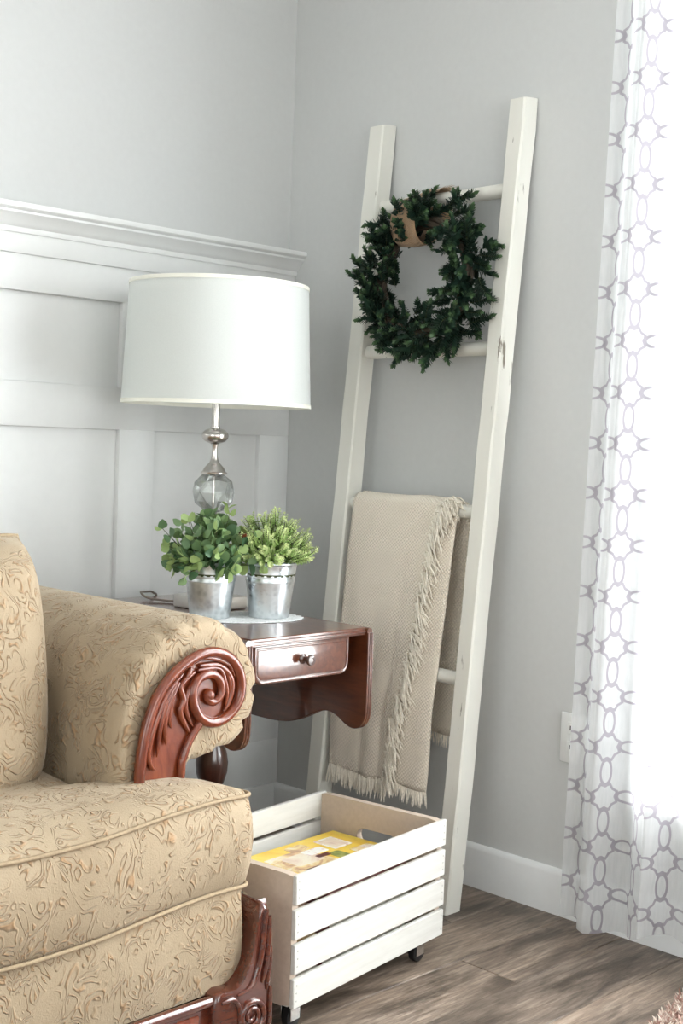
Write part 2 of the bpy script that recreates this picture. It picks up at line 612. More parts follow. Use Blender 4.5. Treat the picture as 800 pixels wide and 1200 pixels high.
b = B().box((RX, RY, -.10), (.12, .12, -.012)); floor = struct('floor', b, MAT['floor'])
PW, PL = .150, 1.22
plank_me = mesh_of(B().box((-PL / 2 + .0006, -PW / 2 + .0006, -.010), (PL / 2 - .0006, PW / 2 - .0006, 0), .0016), MAT['floor'])
row = 0
y = 0.0 - PW / 2 + .035
while y > RY:
    x0 = .15 + (row * .437 % 1.0) * PL
    x = x0
    while x > RX - PL / 2:
        if x - PL / 2 < .05:
            o = inst('plank', plank_me, floor, Matrix.Translation((x - .0, y, 0)))
        x -= PL
    y -= PW; row += 1

struct('ceiling', B().box((RX, RY, RZ), (.12, .12, RZ + .1)), MAT['ceiling'])
struct('wall_left', B().box((RX - .1, 0, -.1), (.12, .12, RZ)), MAT['wall'])


def wall_with_hole(axis, t0, t1, a0, a1, h0, h1, z0, z1):
    b = B()
    def bx(p0, p1, q0, q1):
        if axis == 0: b.box((t0, p0, q0), (t1, p1, q1))
        else: b.box((p0, t0, q0), (p1, t1, q1))
    bx(a0, h0, -.1, RZ); bx(h1, a1, -.1, RZ); bx(h0, h1, -.1, z0); bx(h0, h1, z1, RZ)
    return b


struct('wall_right', wall_with_hole(0, 0, .12, RY, 0, WY0, WY1, WZ0, WZ1), MAT['wall'])
struct('wall_front', wall_with_hole(1, RY - .12, RY, RX, .12, -3.4, -1.0, .45, 2.2), MAT['wall'])
struct('wall_back', wall_with_hole(0, RX - .12, RX, RY, 0, -3.6, -1.6, .45, 2.2), MAT['wall'])


def window(name, axis, t, sgn, a0, a1, z0, z1, cols):
    """frame, sill, sashes and panes; t = room face of the wall, sgn = direction out of the room"""
    def bx(b, d0, d1, p0, p1, q0, q1, ch=.003):
        lo, hi = sorted((t + sgn * d0, t + sgn * d1))
        if axis == 0: b.box((lo, p0, q0), (hi, p1, q1), ch)
        else: b.box((p0, lo, q0), (p1, hi, q1), ch)
    b = B()
    e = .03
    bx(b, .02, .11, a0, a0 + e, z0, z1); bx(b, .02, .11, a1 - e, a1, z0, z1)
    bx(b, .02, .11, a0 + e, a1 - e, z1 - e, z1); bx(b, .02, .11, a0 + e, a1 - e, z0, z0 + e)
    win = struct(name, b, MAT['trim'])
    b = B(); cw = .075
    bx(b, -.018, -.0005, a0 - cw, a0, z0 - .02, z1 + cw); bx(b, -.018, -.0005, a1, a1 + cw, z0 - .02, z1 + cw)
    bx(b, -.018, -.0005, a0, a1, z1, z1 + cw)
    obj('casing', b, MAT['trim'], win)
    b = B(); bx(b, -.045, .02, a0 - cw, a1 + cw, z0 - .03, z0 - .0); obj('window_sill', b, MAT['trim'], win)
    wd = (a1 - a0 - 2 * e) / cols
    for i in range(cols):
        p0 = a0 + e + i * wd; p1 = p0 + wd
        b = B(); s = .024; q0, q1 = z0 + e, z1 - e; qm = (q0 + q1) / 2
        bx(b, .04, .08, p0, p0 + s, q0, q1); bx(b, .04, .08, p1 - s, p1, q0, q1)
        bx(b, .04, .08, p0 + s, p1 - s, q0, q0 + s); bx(b, .04, .08, p0 + s, p1 - s, q1 - s, q1)
        bx(b, .04, .08, p0 + s, p1 - s, qm - s / 2, qm + s / 2)
        sash = obj('sash', b, MAT['trim'], win)
        for (r0, r1) in ((q0 + s, qm - s / 2), (qm + s / 2, q1 - s)):
            b = B(); bx(b, .058, .062, p0 + s, p1 - s, r0, r1, 0); obj('pane', b, MAT['pane'], sash)
    return win


window('window_1', 0, 0, 1, WY0, WY1, WZ0, WZ1, 2)
window('added_window_2', 1, RY, -1, -3.4, -1.0, .45, 2.2, 3)  # unseen window, added as an opening for the far fill light
window('added_window_3', 0, RX, -1, -3.6, -1.6, .45, 2.2, 3)  # unseen window, added to let the side fill light in

# baseboards
def base_prof(s): return [(0, 0), (-.015 * s, 0), (-.015 * s, .092), (-.011 * s, .101), (-.006 * s, .104), (0, .104)]
b = B(); b.loft([[(p[0], yy, p[1]) for p in base_prof(1)] for yy in (RY, -.0005)]); struct('baseboard_right', b, MAT['trim'])

# wainscot on the left wall
WX0 = -4.4
b = B().box((WX0, -.008, 0), (0, -.0002, 1.50)); wains = struct('trim_1', b, MAT['wainscot'])
wains['label'] = 'tall white panelled wainscot with crown cap on left wall'
FR = -.024
rails = [('top_rail', 1.383, 1.468), ('middle_rail', 1.072, 1.176), ('bottom_rail', .104, .23)]
stiles = [(-.107, -.0005), (-.568, -.461)]
x = -.568
while x - .61 > WX0:
    stiles.append((x - .54 - .107, x - .54)); x -= .647
for nm, z0, z1 in rails:
    obj(nm, B().box((WX0, FR, z0), (-.0004, -.0075, z1), .003, 2), MAT['wainscot'], wains)
for (a, c) in stiles:
    for z0, z1 in ((.23, 1.072), (1.176, 1.383)):
        obj('stile', B().box((a, FR, z0 - .001), (c, -.0075, z1 + .001), .0022, 2), MAT['wainscot'], wains)
# frieze, bead and crown cap
obj('frieze', B().box((WX0, FR - .006, 1.466), (-.0004, -.0075, 1.520), .003, 2), MAT['wainscot'], wains)
prof = [(-.0, 1.512), (-.034, 1.512), (-.036, 1.519), (-.036, 1.524), (-.040, 1.527), (-.045, 1.533), (-.054, 1.545),
        (-.061, 1.550), (-.063, 1.552), (-.063, 1.557), (-.068, 1.559), (-.072, 1.563), (-.073, 1.568), (-.072, 1.574), (0, 1.574)]
b = B(); b.loft([[(xx, p[0], p[1]) for p in prof] for xx in (WX0, -.0004)])
obj('crown_cap', b, MAT['wainscot'], wains, angle=25)
b = B().box((WX0, FR - .008, 0), (-.016, -.0075, .104), .003, 2); obj('base_board', b, MAT['wainscot'], wains)

# outlet
o = thing('wall_outlet', (0, -1.008, .41), 'white wall outlet plate beside the curtain edge', 'outlet')
obj('cover_plate', B().box((-.006, -1.043, .353), (-.0003, -.973, .467), .0025, 2), MAT['plate'], o)
for zc in (.432, .388):
    q = obj('socket', B().box((-.0085, -1.026, zc - .015), (-.0055, -.992, zc + .015), .002, 2), MAT['plate'], o)
    for dy in (-.007, .007):
        obj('slot', B().box((-.0092, -1.009 + dy - .0012, zc - .003), (-.0084, -1.009 + dy + .0012, zc + .007)), MAT['slot'], q)
obj('screw', B().lathe([(0.0005, 0), (.003, 0.0), (.003, .001), (.0005, .0012)], 10, (0, 0, 0)), MAT['chrome'], o, local=True).matrix_local = \
    Matrix.Translation((-.006, 0, 0)) @ Matrix.Rotation(-pi / 2, 4, 'Y')

# ------------------------------------------------------------------ sofa
SX = -1.70                                        # mirror plane of the loveseat
sofa = thing('loveseat', (SX, -.55, 0), 'tan embossed velvet loveseat with scrolled arms and carved wood trim', 'sofa')


def round_poly(poly, r, k=5):
    out = []; n = len(poly)
    for i in range(n):
        p = Vector(poly[i]); a = (Vector(poly[i - 1]) - p); c = (Vector(poly[(i + 1) % n]) - p)
        rr = min(r, a.length * .45, c.length * .45)
        a0 = p + a.normalized() * rr; c0 = p + c.normalized() * rr
        for j in range(k + 1):
            t = j / k
            out.append(((1 - t) ** 2 * a0 + 2 * t * (1 - t) * p + t * t * c0))
    return out


def densify(poly, step):
    out = []; n = len(poly)
    for i in range(n):
        a = Vector(poly[i]); c = Vector(poly[(i + 1) % n]); m = max(1, int((c - a).length / step))
        out += [a.lerp(c, j / m) for j in range(m)]
    return out


def offset_poly(poly, d):
    """positive d = inward for a counter-clockwise polygon"""
    n = len(poly); out = []
    for i in range(n):
        t = (poly[(i + 1) % n] - poly[i - 1])
        t = t.normalized() if t.length > 1e-9 else Vector((1, 0))
        out.append(poly[i] + Vector((-t.y, t.x)) * d)
    return out


def base_arm_profile():
    return [(-1.190, .30), (-1.190, .45), (-1.188, .56), (-1.172, .635), (-1.135, .69), (-1.085, .727), (-1.03, .742),
            (-.97, .738), (-.92, .712), (-.885, .668), (-.870, .615), (-.878, .562), (-.905, .52), (-.945, .497),
            (-1.0, .487), (-1.042, .468), (-1.055, .40), (-1.055, .25), (-1.055, .13)]


for side in (0, 1):
    X = (lambda x: x) if side == 0 else (lambda x: 2 * SX - x)
    pr = [Vector((p[0], p[1])) for p in catmull([(a, c, 0) for a, c in base_arm_profile()], 4)]
    pr += [Vector((-1.190, .13))]
    cen = Vector((-1.03, .60))
    rings = []
    for (yy, inset, pl) in ((-.904, .040, 0), (-.907, .022, .5), (-.900, .008, 1), (-.880, .001, .7), (-.84, 0, .2), (-.6, 0, 0), (-.35, 0, 0), (-.12, 0, 0)):
        ring = []
        for q, p in enumerate(pr):
            d = (p - cen); L = d.length
            k = inset
            ang = atan2(d.y, d.x)
            if pl: k += pl * .013 * max(0, cos(ang * 13 + sin(ang * 3) * 1.2)) ** 6
            if p.y < .45: k *= .4 if p.x > -1.1 else 1.0
            pp = p - d / L * k
            ring.append((X(pp.x), yy, pp.y))
        rings.append(ring)
    arm = obj('arm', B().loft(rings), MAT['damask'], sofa, angle=60)
    # wooden front facing
    bead = [(-1.1512, .4801), (-1.1474, .5232), (-1.1383, .5687), (-1.1202, .6132), (-1.094, .6456), (-1.0579, .6702), (-1.0204, .6832),
            (-.9854, .6816), (-.953, .6649), (-.9336, .6353), (-.9321, .601), (-.9472, .5749), (-.9725, .5595), (-.9999, .5584),
            (-1.0236, .5704), (-1.0378, .5918), (-1.0425, .6133), (-1.0356, .6336), (-1.0188, .6439), (-.9955, .6431), (-.9792, .6277),
            (-.9784, .6062), (-.9936, .5942), (-1.0074, .6003), (-1.0098, .6112)]
    rb = [(-1.0232, .5598), (-1.045, .5325), (-1.0572, .5042), (-1.0617, .4749), (-1.066, .30)]
    F = -.918
    outl = [(-1.158, .30)] + bead[:14] + rb
    b = B().prism([(X(p[0]), p[1]) for p in outl], 1, F + .003, -.899)
    fac = obj('arm_facing', b, MAT['carved'], sofa, smooth=False)
    def carve(name, pts, r, k=6, taper=True):
        pp = catmull([(X(p[0]), F - .0015, p[1]) for p in pts], k); m = len(pp)
        rad = [r * (sin(pi * (.12 + .85 * i / (m - 1))) ** .6 if taper else 1) for i in range(m)]
        obj(name, B().tube(pp, rad, 8), MAT['carved'], fac, angle=70)
    n0 = len(bead)
    pp = catmull([(X(p[0]), F - .003, p[1]) for p in [(-1.155, .36)] + bead], 7); m = len(pp)
    obj('scroll_bead', B().tube(pp, [.0098 if i < m * .62 else .0098 - .003 * (i - m * .62) / (m * .38) for i in range(m)], 10), MAT['carved'], fac, angle=70)
    b = B().lathe([(.0005, .012), (.006, .011), (.010, .006), (.012, 0)], 14, (0, 0, 0), True, True)
    e = obj('scroll_eye', b, MAT['carved'], fac, local=True, angle=70)
    e.data.transform(WM[sofa.name].inverted() @ Matrix.Translation((X(-1.004), F, .607)) @ Matrix.Rotation(pi / 2, 4, 'X'))
    carve('edge_bead', rb, .0075, taper=False)
    for pts, r in (([(-1.0646, .6515), (-1.0933, .6249), (-1.1139, .589), (-1.1303, .5442), (-1.1329, .5153), (-1.125, .4965), (-1.1158, .4907)], .0065),
                   ([(-1.0754, .6407), (-1.098, .6048), (-1.1094, .5649), (-1.1147, .5126)], .0058),
                   ([(-1.0788, .6322), (-1.094, .5955), (-1.1002, .5637), (-1.0953, .5305)], .0055),
                   ([(-1.0716, .6374), (-1.0872, .6094), (-1.0916, .5804), (-1.0864, .559)], .0058),
                   ([(-1.0383, .6519), (-1.0676, .631), (-1.061, .6064), (-1.0678, .5864), (-1.0576, .5642), (-1.0436, .5444)], .0062),
                   ([(-1.0376, .6338), (-1.0503, .6202), (-1.0569, .597), (-1.0504, .5753), (-1.0383, .5557)], .0055),
                   ([(-1.0272, .6613), (-.9884, .6591), (-.962, .6428), (-.951, .6185), (-.9578, .5885), (-.9691, .5744)], .0062),
                   ([(-1.0305, .6540), (-.9841, .6530), (-.9694, .6297), (-.9624, .6044), (-.9655, .5832)], .0052),
                   ([(-1.0538, .6624), (-1.0239, .6745), (-.9888, .6698), (-.9606, .6564), (-.9436, .6332)], .005),
                   ([(-.9780, .652), (-.963, .640), (-.957, .622), (-.957, .606)], .005),
                   ([(-1.045, .660), (-1.052, .648), (-1.056, .636)], .005)):
        carve('carved_leaf', pts, r)
    # corner post with horn, volute and foot
    post = [(-.986, .268), (-.996, .250), (-1.003, .215), (-1.012, .178), (-1.024, .150), (-1.045, .134), (-1.085, .131), (-1.085, .060),
            (-1.06, .045), (-1.04, .012), (-1.03, 0), (-.962, 0), (-.958, .04), (-.962, .10), (-.966, .166), (-.970, .235), (-.976, .262)]
    poly = [Vector(p) for p in post]
    po = [Vector((p[0], p[1])) for p in catmull([(p.x, p.y, 0) for p in poly], 3, True)]
    c0 = Vector((-1.0, .12))
    sh = lambda P, k: [((p - c0) * k + c0) for p in P]
    rings = [[(X(p.x), yy, p.y) for p in (po if k == 1 else sh(po, k))] for yy, k in ((-1.062, .93), (-1.058, .985), (-1.050, 1), (-1.0, 1))]
    corner = obj('corner_post', B().loft(rings), MAT['carved_dark'], sofa, angle=50)
    # matching bracket on the side of the frame
    rings = [[(X(xx), -1.06 - (p.x + .958), p.y) for p in po] for xx in (-.958, -.985)]
    rings = [[(X(xx), -1.055 + (-.958 - p.x) * .5, p.y) for p in po] for xx in (-.966, -.985)]
    obj('side_bracket', B().loft(rings), MAT['carved_dark'], corner, angle=50)
    pts = []
    for i in range(40):
        a = -1.2 + i * .36; r = .030 * (1 - i / 44)
        pts.append((X(-1.008 + r * cos(a)), -1.0635, .078 + r * sin(a)))
    obj('volute', B().tube(pts, [.0062 * (1 - .4 * i / 40) for i in range(40)], 8), MAT['carved_dark'], corner, angle=70)
    for pts, r in (([(-.980, .258), (-.984, .225), (-.988, .19), (-.996, .155), (-1.012, .128), (-1.04, .122)], .006),
                   ([(-.973, .245), (-.974, .20), (-.977, .16), (-.985, .13)], .006),
                   ([(-.968, .19), (-.970, .15), (-.974, .115)], .005),
                   ([(-1.075, .118), (-1.05, .118), (-1.036, .10), (-1.034, .07), (-1.045, .05)], .005),
                   ([(-.966, .12), (-.966, .08), (-.968, .04), (-.98, .015)], .005)):
        pp = catmull([(X(p[0]), -1.063, p[1]) for p in pts], 5); m = len(pp)
        obj('carved_leaf', B().tube(pp, [r * (sin(pi * (.15 + .8 * i / (m - 1))) ** .6) for i in range(m)], 8), MAT['carved_dark'], corner, angle=70)
    obj('back_foot', B().box((X(-1.04), -.20, 0), (X(-.99), -.14, .13), .006, 2), MAT['carved_dark'], sofa)

# fabric-covered seat base and the wooden rail below it
def base_front(u, v):
    x = -.990 + u * 2 * (SX + .990)
    z = .125 + v * .175
    bul = .012 * sin(pi * min(1, max(0, v))) + .004 * sin(x * 9)
    e = min(u, 1 - u) * 2 * (.990 + SX) * -1
    y = -1.030 - bul + .03 * max(0, 1 - abs(min(u, 1 - u)) / .02) ** 2
    return (x, y, z)


b = B()
b.box((2 * SX + .99, -1.02, .12), (-.99, -.13, .30), .02, 3)
b.grid(base_front, 60, 8)
obj('seat_base', b, MAT['damask'], sofa, angle=60)
rail = obj('front_rail', B().box((2 * SX + 1.075, -1.046, .055), (-1.075, -1.0, .112), .004, 2), MAT['carved_dark'], sofa)
obj('rail_bead', B().tube([(2 * SX + 1.075, -1.047, .120), (-1.075, -1.047, .120)], .0095, 12), MAT['carved_dark'], rail)
obj('rail_bead', B().tube([(2 * SX + 1.075, -1.046, .058), (-1.075, -1.046, .058)], .006, 10), MAT['carved_dark'], rail)
obj('rail_panel', B().box((2 * SX + 1.11, -1.050, .070), (-1.11, -1.04, .104), .004, 2), MAT['carved'], rail)
obj('side_rail', B().box((-.99, -.98, .055), (-.962, -.15, .125), .004, 2), MAT['carved_dark'], sofa)
obj('side_rail', B().box((2 * SX + .962, -.98, .055), (2 * SX + .99, -.15, .125), .004, 2), MAT['carved_dark'], sofa)
obj('back_frame', B().box((2 * SX + 1.17, -.40, .28), (-1.17, -.13, .70), .05, 4), MAT['damask'], sofa)

# seat cushions: T-shaped, with crown and piping
def seat_cushion(X, par):
    poly = [(-1.695, -1.035), (-1.30, -1.048), (-.985, -1.032), (-.985, -.918), (-1.184, -.914), (-1.184, -.42), (-1.695, -.42)]
    P = densify(round_poly(poly, .035), .03)
    P = [Vector((p.x, p.y)) for p in P]
    z0, z1 = .286, .452
    cen = Vector((-1.42, -.78))
    rings = []
    for z, d in ((z0 - .004, .03), (z0, .010), (z0 + .012, .001), (z0 + .045, -.007), (z0 + .085, -.010), (z1 - .045, -.007), (z1 - .012, .001), (z1, .010)):
        rings.append((offset_poly(P, d), [z] * len(P)))
    last = offset_poly(P, .010)
    for s_, dz in ((.93, .010), (.82, .018), (.66, .024), (.45, .028), (.2, .030), (.03, .030)):
        rings.append(([cen + (p - cen) * s_ for p in last], [z1 + dz] * len(P)))
    out = []
    for q, (pp, zz) in enumerate(rings):
        out.append([(X(p.x), p.y, z + .005 * sin(p.x * 11 + 1.0) - .012 * max(0, min(1, (-1.05 - p.x) / .4)) + .004 * sin(p.y * 17 + p.x * 5)) for p, z in zip(pp, zz)])
    c = obj('seat_cushion', B().loft(out), MAT['damask'], par, angle=80)
    wob = lambda p, z: (X(p.x), p.y, z + .005 * sin(p.x * 11 + 1.0) - .012 * max(0, min(1, (-1.05 - p.x) / .4)) + .004 * sin(p.y * 17 + p.x * 5))
    for z in (z0 + .004, z1 - .005):
        ring = [wob(p, z) for p in offset_poly(P, .0)]
        ring.append(ring[0])
        obj('piping', B().tube(ring, .0036, 6, False), MAT['piping'], c, angle=80)
    return c


def back_cushion(X, par):
    cx, cz, hw, hh, ht = -1.462, .652, .272, .228, .135
    def f(sgn):
        def g(u, v):
            a, c = 2 * u - 1, 2 * v - 1
            e = (max(0, 1 - abs(a) ** 5) ** .42) * (max(0, 1 - abs(c) ** 5) ** .42)
            pinch = 1 - .05 * (1 - abs(a) ** 2) * abs(c) ** 6
            a, c = a * sqrt(1 - .17 * c * c), c * sqrt(1 - .17 * a * a)
            x = cx + hw * a * (1 - .03 * (1 - c * c)) * (1.0 + .02 * c)
            z = cz + hh * c * (1 - .035 * (1 - a * a)) + .018 * c * a * a
            yy = -.650 + .16 * (z - cz) + sgn * ht * e * pinch
            return (X(x), yy, z)
        return g
    b = B(); b.grid(f(-1), 28, 28); b.grid(f(1), 28, 28)
    bmesh.ops.remove_doubles(b.bm, verts=b.bm.verts[:], dist=.0008)
    c = obj('back_cushion', b, MAT['damask'], par, angle=80)
    g = f(0); n = 24
    loop = [g(i / n, 0) for i in range(n)] + [g(1, i / n) for i in range(n)] + [g(1 - i / n, 1) for i in range(n)] + [g(0, 1 - i / n) for i in range(n + 1)]
    obj('piping', B().tube(loop, .0042, 6, False), MAT['piping'], c, angle=80)


seat_cushion(lambda x: x, sofa); seat_cushion(lambda x: 2 * SX - x, sofa)
back_cushion(lambda x: x, sofa); back_cushion(lambda x: 2 * SX - x, sofa)

# ------------------------------------------------------------------ side table
TX0, TX1, TY0, TY1, TZ = -.742, -.411, -.730, -.055, .66
PXc, PYc = -.556, -.400
tab = thing('drop_leaf_table', (PXc, PYc, 0), 'reddish brown drop-leaf side table with small drawer beside the loveseat', 'table')
b = B()
prof = [(0, .6600), (.004, .6598), (.0065, .6580), (.0065, .6560), (.0045, .6548), (.0045, .6535), (.0075, .6520), (.0075, .6495),
        (.0045, .6480), (.0045, .6465), (.006, .6455), (.006, .6440), (0, .6435)]
rings = []
for o_, z in prof:
    rings.append([(TX0, TY0 - o_ + .004, z), (TX1, TY0 - o_ + .004, z), (TX1, TY1 + o_ - .004, z), (TX0, TY1 + o_ - .004, z)])
b.loft(rings)
obj('table_top', b, MAT['mahogany'], tab, angle=20)


def leaf_poly():
    half = [(-.737, .648), (-.7385, .56), (-.7385, .485), (-.734, .456), (-.720, .440), (-.700, .4345), (-.680, .439), (-.655, .452),
            (-.625, .460), (-.595, .455), (-.555, .436), (-.51, .418), (-.46, .409), (-.3925, .407)]
    pts = catmull([(p[0], p[1], 0) for p in half], 4)
    pts = [(p.x, p.y) for p in pts]
    mir = [(-.785 - p[0], p[1]) for p in reversed(pts[:-1])]
    return pts + mir


for (xa, xb) in ((TX1 + .001, TX1 + .019), (TX0 - .019, TX0 - .001)):
    P = leaf_poly()
    xm = (xa + xb) / 2
    rings = []
    c0 = (-.3925, .55)
    for xx, k in ((xa, .0), (xa + .002, -.004), (xa + .005, -.001), (xm, -.005), (xb - .005, -.001), (xb - .002, -.004), (xb, .0)):
        # reeded edge: the outline steps in and out by a few millimetres through the thickness
        ring = []
        for i, p in enumerate(P):
            q0 = P[i - 1] if i else P[i]; q1 = P[i + 1] if i < len(P) - 1 else P[i]
            t = Vector((q1[0] - q0[0], q1[1] - q0[1])); t = t.normalized() if t.length else Vector((0, 1))
            nrm = Vector((-t.y, t.x)) * -1
            ring.append((xx, p[0] + nrm.x * k, p[1] + nrm.y * k))
        rings.append(ring)
    lf = obj('drop_leaf', B().loft(rings), MAT['mahogany'], tab, angle=25)
    for xx in (xa + .0028, xm, xb - .0028):
        obj('reed', B().tube([(xx, p[0] + (-.0012 if p[0] < -.6 else .0012 if p[0] > -.185 else 0), p[1] - (.0008 if p[1] < .47 else 0)) for p in P], .0027, 6), MAT['mahogany'], lf, angle=80)
    # rounded knuckle along the hinge
    obj('hinge_rule', B().tube([(xm, -.7365, .6505), (xm, -.0485, .6505)], .0086, 12), MAT['mahogany'], lf)

obj('case', B().box((-.722, -.712, .560), (-.452, -.075, .6435), .002), MAT['mahogany_v'], tab)
# drawer front with round lower corners
dx0, dx1, dz0, dz1 = -.724, -.452, .562, .642
def drawer_outline(d):
    r = .022 - d * .5; o_ = [(dx0 + d, dz1 - d), (dx0 + d, dz0 + d + r)]
    for i in range(1, 7):
        a = pi + i * pi / 12; o_.append((dx0 + d + r + r * cos(a), dz0 + d + r + r * sin(a)))
    for i in range(0, 7):
        a = 1.5 * pi + i * pi / 12; o_.append((dx1 - d - r + r * cos(a), dz0 + d + r + r * sin(a)))
    o_.append((dx1 - d, dz1 - d)); return o_
rings = []
for d, yy in ((0, -.712), (0, -.722), (.0015, -.7245), (.004, -.7252), (.0062, -.7245), (.0068, -.7225), (.0085, -.7225), (.0098, -.7238), (.013, -.7246)):
    rings.append([(p[0], yy, p[1]) for p in drawer_outline(d)])
drw = obj('drawer', B().loft(rings), MAT['mahogany'], tab, angle=22)
b = B().lathe([(.011, 0), (.011, .002), (.006, .005), (.005, .012), (.0075, .018), (.0115, .021), (.012, .025), (.010, .028), (.0055, .0285), (.0045, .0275), (.001, .0275)], 20)
kn = obj('knob', b, MAT['mahogany_v'], drw, local=True)
kn.data.transform(WM[tab.name].inverted() @ Matrix.Translation((-.589, -.7244, .606)) @ Matrix.Rotation(pi / 2, 4, 'X'))
b = B().lathe([(.075, .560), (.075, .548), (.035, .54), (.020, .52), (.017, .49), (.022, .478), (.028, .472), (.022, .465), (.016, .455), (.0145, .42),
               (.018, .39), (.026, .365), (.034, .34), (.0375, .318), (.036, .295), (.029, .272), (.020, .258), (.018, .25), (.028, .243), (.030, .232),
               (.036, .226), (.036, .15), (.028, .135), (.014, .125), (.001, .122)], 32, (PXc, PYc, 0))
obj('pedestal', b, MAT['mahogany_v'], tab, angle=45)
for k in range(4):
    a = pi / 4 + k * pi / 2
    rings = []
    for t in range(13):
        u = t / 12
        r = .03 + .19 * u
        z = .185 - .145 * (u ** 1.5) + (.012 * (u - .8) if u > .8 else 0)
        hw = .016 - .005 * u; hh = .024 - .013 * u
        if u > .9: z = max(z, hh)
        cx_, cy_ = PXc + r * cos(a), PYc + r * sin(a); tx, ty = -sin(a), cos(a)
        rings.append([(cx_ + tx * hw * sx, cy_ + ty * hw * sx, z + hh * sz) for sx, sz in ((-1, -1), (1, -1), (1, 1), (-1, 1))])
    zmin = min(p[2] for r in rings for p in r)
    rings = [[(p[0], p[1], p[2] - zmin) for p in r] for r in rings]
    obj('leg', B().loft(rings), MAT['mahogany_v'], tab, angle=50)

# ------------------------------------------------------------------ doily, planter, plants
PL_, PR_ = Vector((-.6115, -.4425)), Vector((-.494, -.5095))
dm = (PL_ + PR_) / 2; ang = atan2((PR_ - PL_).y, (PR_ - PL_).x)
def doily_ring(k, z, sc=1.0):
    out = []
    for i in range(144):
        a = 2 * pi * i / 144
        s_ = 1 + sc * .035 * abs(sin(a * 12))
        p = Vector(((.142) * k * s_ * cos(a), .092 * k * s_ * sin(a)))
        out.append((dm.x + p.x * cos(ang) - p.y * sin(ang), dm.y + p.x * sin(ang) + p.y * cos(ang), z + .0008 * sin(a * 12) ** 2 * k))
    return out
zt = TZ + .0006
single('lace_doily', B().loft([doily_ring(1, zt), doily_ring(1.0, zt + .0015), doily_ring(.93, zt + .0022, .6), doily_ring(.88, zt + .0014, .3), doily_ring(.5, zt + .0016, 0)]),
       MAT['lace'], (dm.x, dm.y, zt), 'white lace doily with scalloped edge under the twin metal pots', 'doily', angle=60)
zp = TZ + .0031
planter = thing('twin_pot_planter', (dm.x, dm.y, zp), 'galvanised metal planter of two joined pots with a wood-grip handle', 'planter')
pot_prof = [(0.0005, 0.0000), (0.0416, 0.0000), (0.0442, 0.0000), (0.0452, 0.0032), (0.0504, 0.0473), (0.0546, 0.0798), (0.0560, 0.0814), (0.0560, 0.0851), (0.0554, 0.0866), (0.0556, 0.0903),
            (0.0568, 0.0919), (0.0570, 0.0955), (0.0565, 0.0977), (0.0601, 0.1187), (0.0614, 0.1202), (0.0626, 0.1218), (0.0624, 0.1244), (0.0608, 0.1250), (0.0593, 0.1234),
            (0.0567, 0.1029), (0.0562, 0.1013), (0.0005, 0.1013)]
for P in (PL_, PR_):
    pot = obj('pot', B().lathe(pot_prof[:-3], 40, (P.x, P.y, zp), True, False), MAT['galv'], planter, angle=30)
    obj('soil', B().lathe([(.0005, .100), (.030, .101), (.0572, .099), (.0572, .094), (.0005, .094)], 24, (P.x, P.y, zp)), MAT['soil'], pot)
d_ = (PR_ - PL_).normalized(); nrm = Vector((-d_.y, d_.x))
b = B()
for s_ in (-1, 1):
    a = Vector((dm.x, dm.y)) + nrm * .012 * s_
    for z0, z1 in ((zp + .094, zp + .116),):
        pts = [(a - d_ * .016), (a + d_ * .016)]
        q = nrm * .0012
        b.loft([[(p - q).to_3d() + Vector((0, 0, z0)), (p + q).to_3d() + Vector((0, 0, z0)), (p + q).to_3d() + Vector((0, 0, z1)), (p - q).to_3d() + Vector((0, 0, z1))] for p in pts])
obj('bracket', b, MAT['galv'], planter, smooth=False)
for s_ in (-1, 1):
    a = Vector((dm.x, dm.y)) + nrm * .034 * s_
    a0 = Vector((dm.x, dm.y)) + nrm * .0115 * s_
    q = d_ * .0085; t = nrm * .001
    path = [(a0, zp + .098, 1), (a0, zp + .118, 1), (a0.lerp(a, .5), zp + .140, .85), (a, zp + .160, .7), (a, zp + .186, .6)]
    b = B().loft([[(p - q * k - t).to_3d() + Vector((0, 0, z)), (p + q * k - t).to_3d() + Vector((0, 0, z)), (p + q * k + t).to_3d() + Vector((0, 0, z)), (p - q * k + t).to_3d() + Vector((0, 0, z))] for p, z, k in path])
    obj('handle_strap', b, MAT['galv'], planter, smooth=False)
b = B().tube([(Vector((dm.x, dm.y)) + nrm * k).to_3d() + Vector((0, 0, zp + .183)) for k in (-.042, -.038, -.02, 0, .02, .038, .042)],
             [.006, .0075, .0088, .0092, .0088, .0075, .006], 12)
obj('wooden_grip', b, MAT['carved'], planter)


def leaf_into(bm, base, direction, up, L, W, tipv, layer, cup=.25, n=3):
    """one leaf: a cupped pointed or round blade, folded along its midrib"""
    d = direction.normalized(); s_ = d.cross(up)
    s_ = s_.normalized() if s_.length > 1e-6 else Vector((1, 0, 0))
    u_ = s_.cross(d)
    prof = {2: [(0, .0), (.45, 1), (1, 0)], 3: [(0, .08), (.3, .85), (.65, .9), (1, .05)], 4: [(0, .12), (.22, .8), (.5, 1), (.8, .75), (1, .12)]}[n]
    rows = []
    for t, w_ in prof:
        c = base + d * L * t - u_ * (cup * L * (t - .3) ** 2 * .6)
        wv = s_ * (W * .5 * w_)
        lift = u_ * (W * .5 * w_ * cup)
        rows.append([bm.verts.new(c - wv + lift), bm.verts.new(c), bm.verts.new(c + wv + lift)])
    for r in rows:
        for v in r: v[layer] = tipv
    for a, c in zip(rows, rows[1:]):
        bm.faces.new((a[0], a[1], c[1], c[0])); bm.faces.new((a[1], a[2], c[2], c[1]))


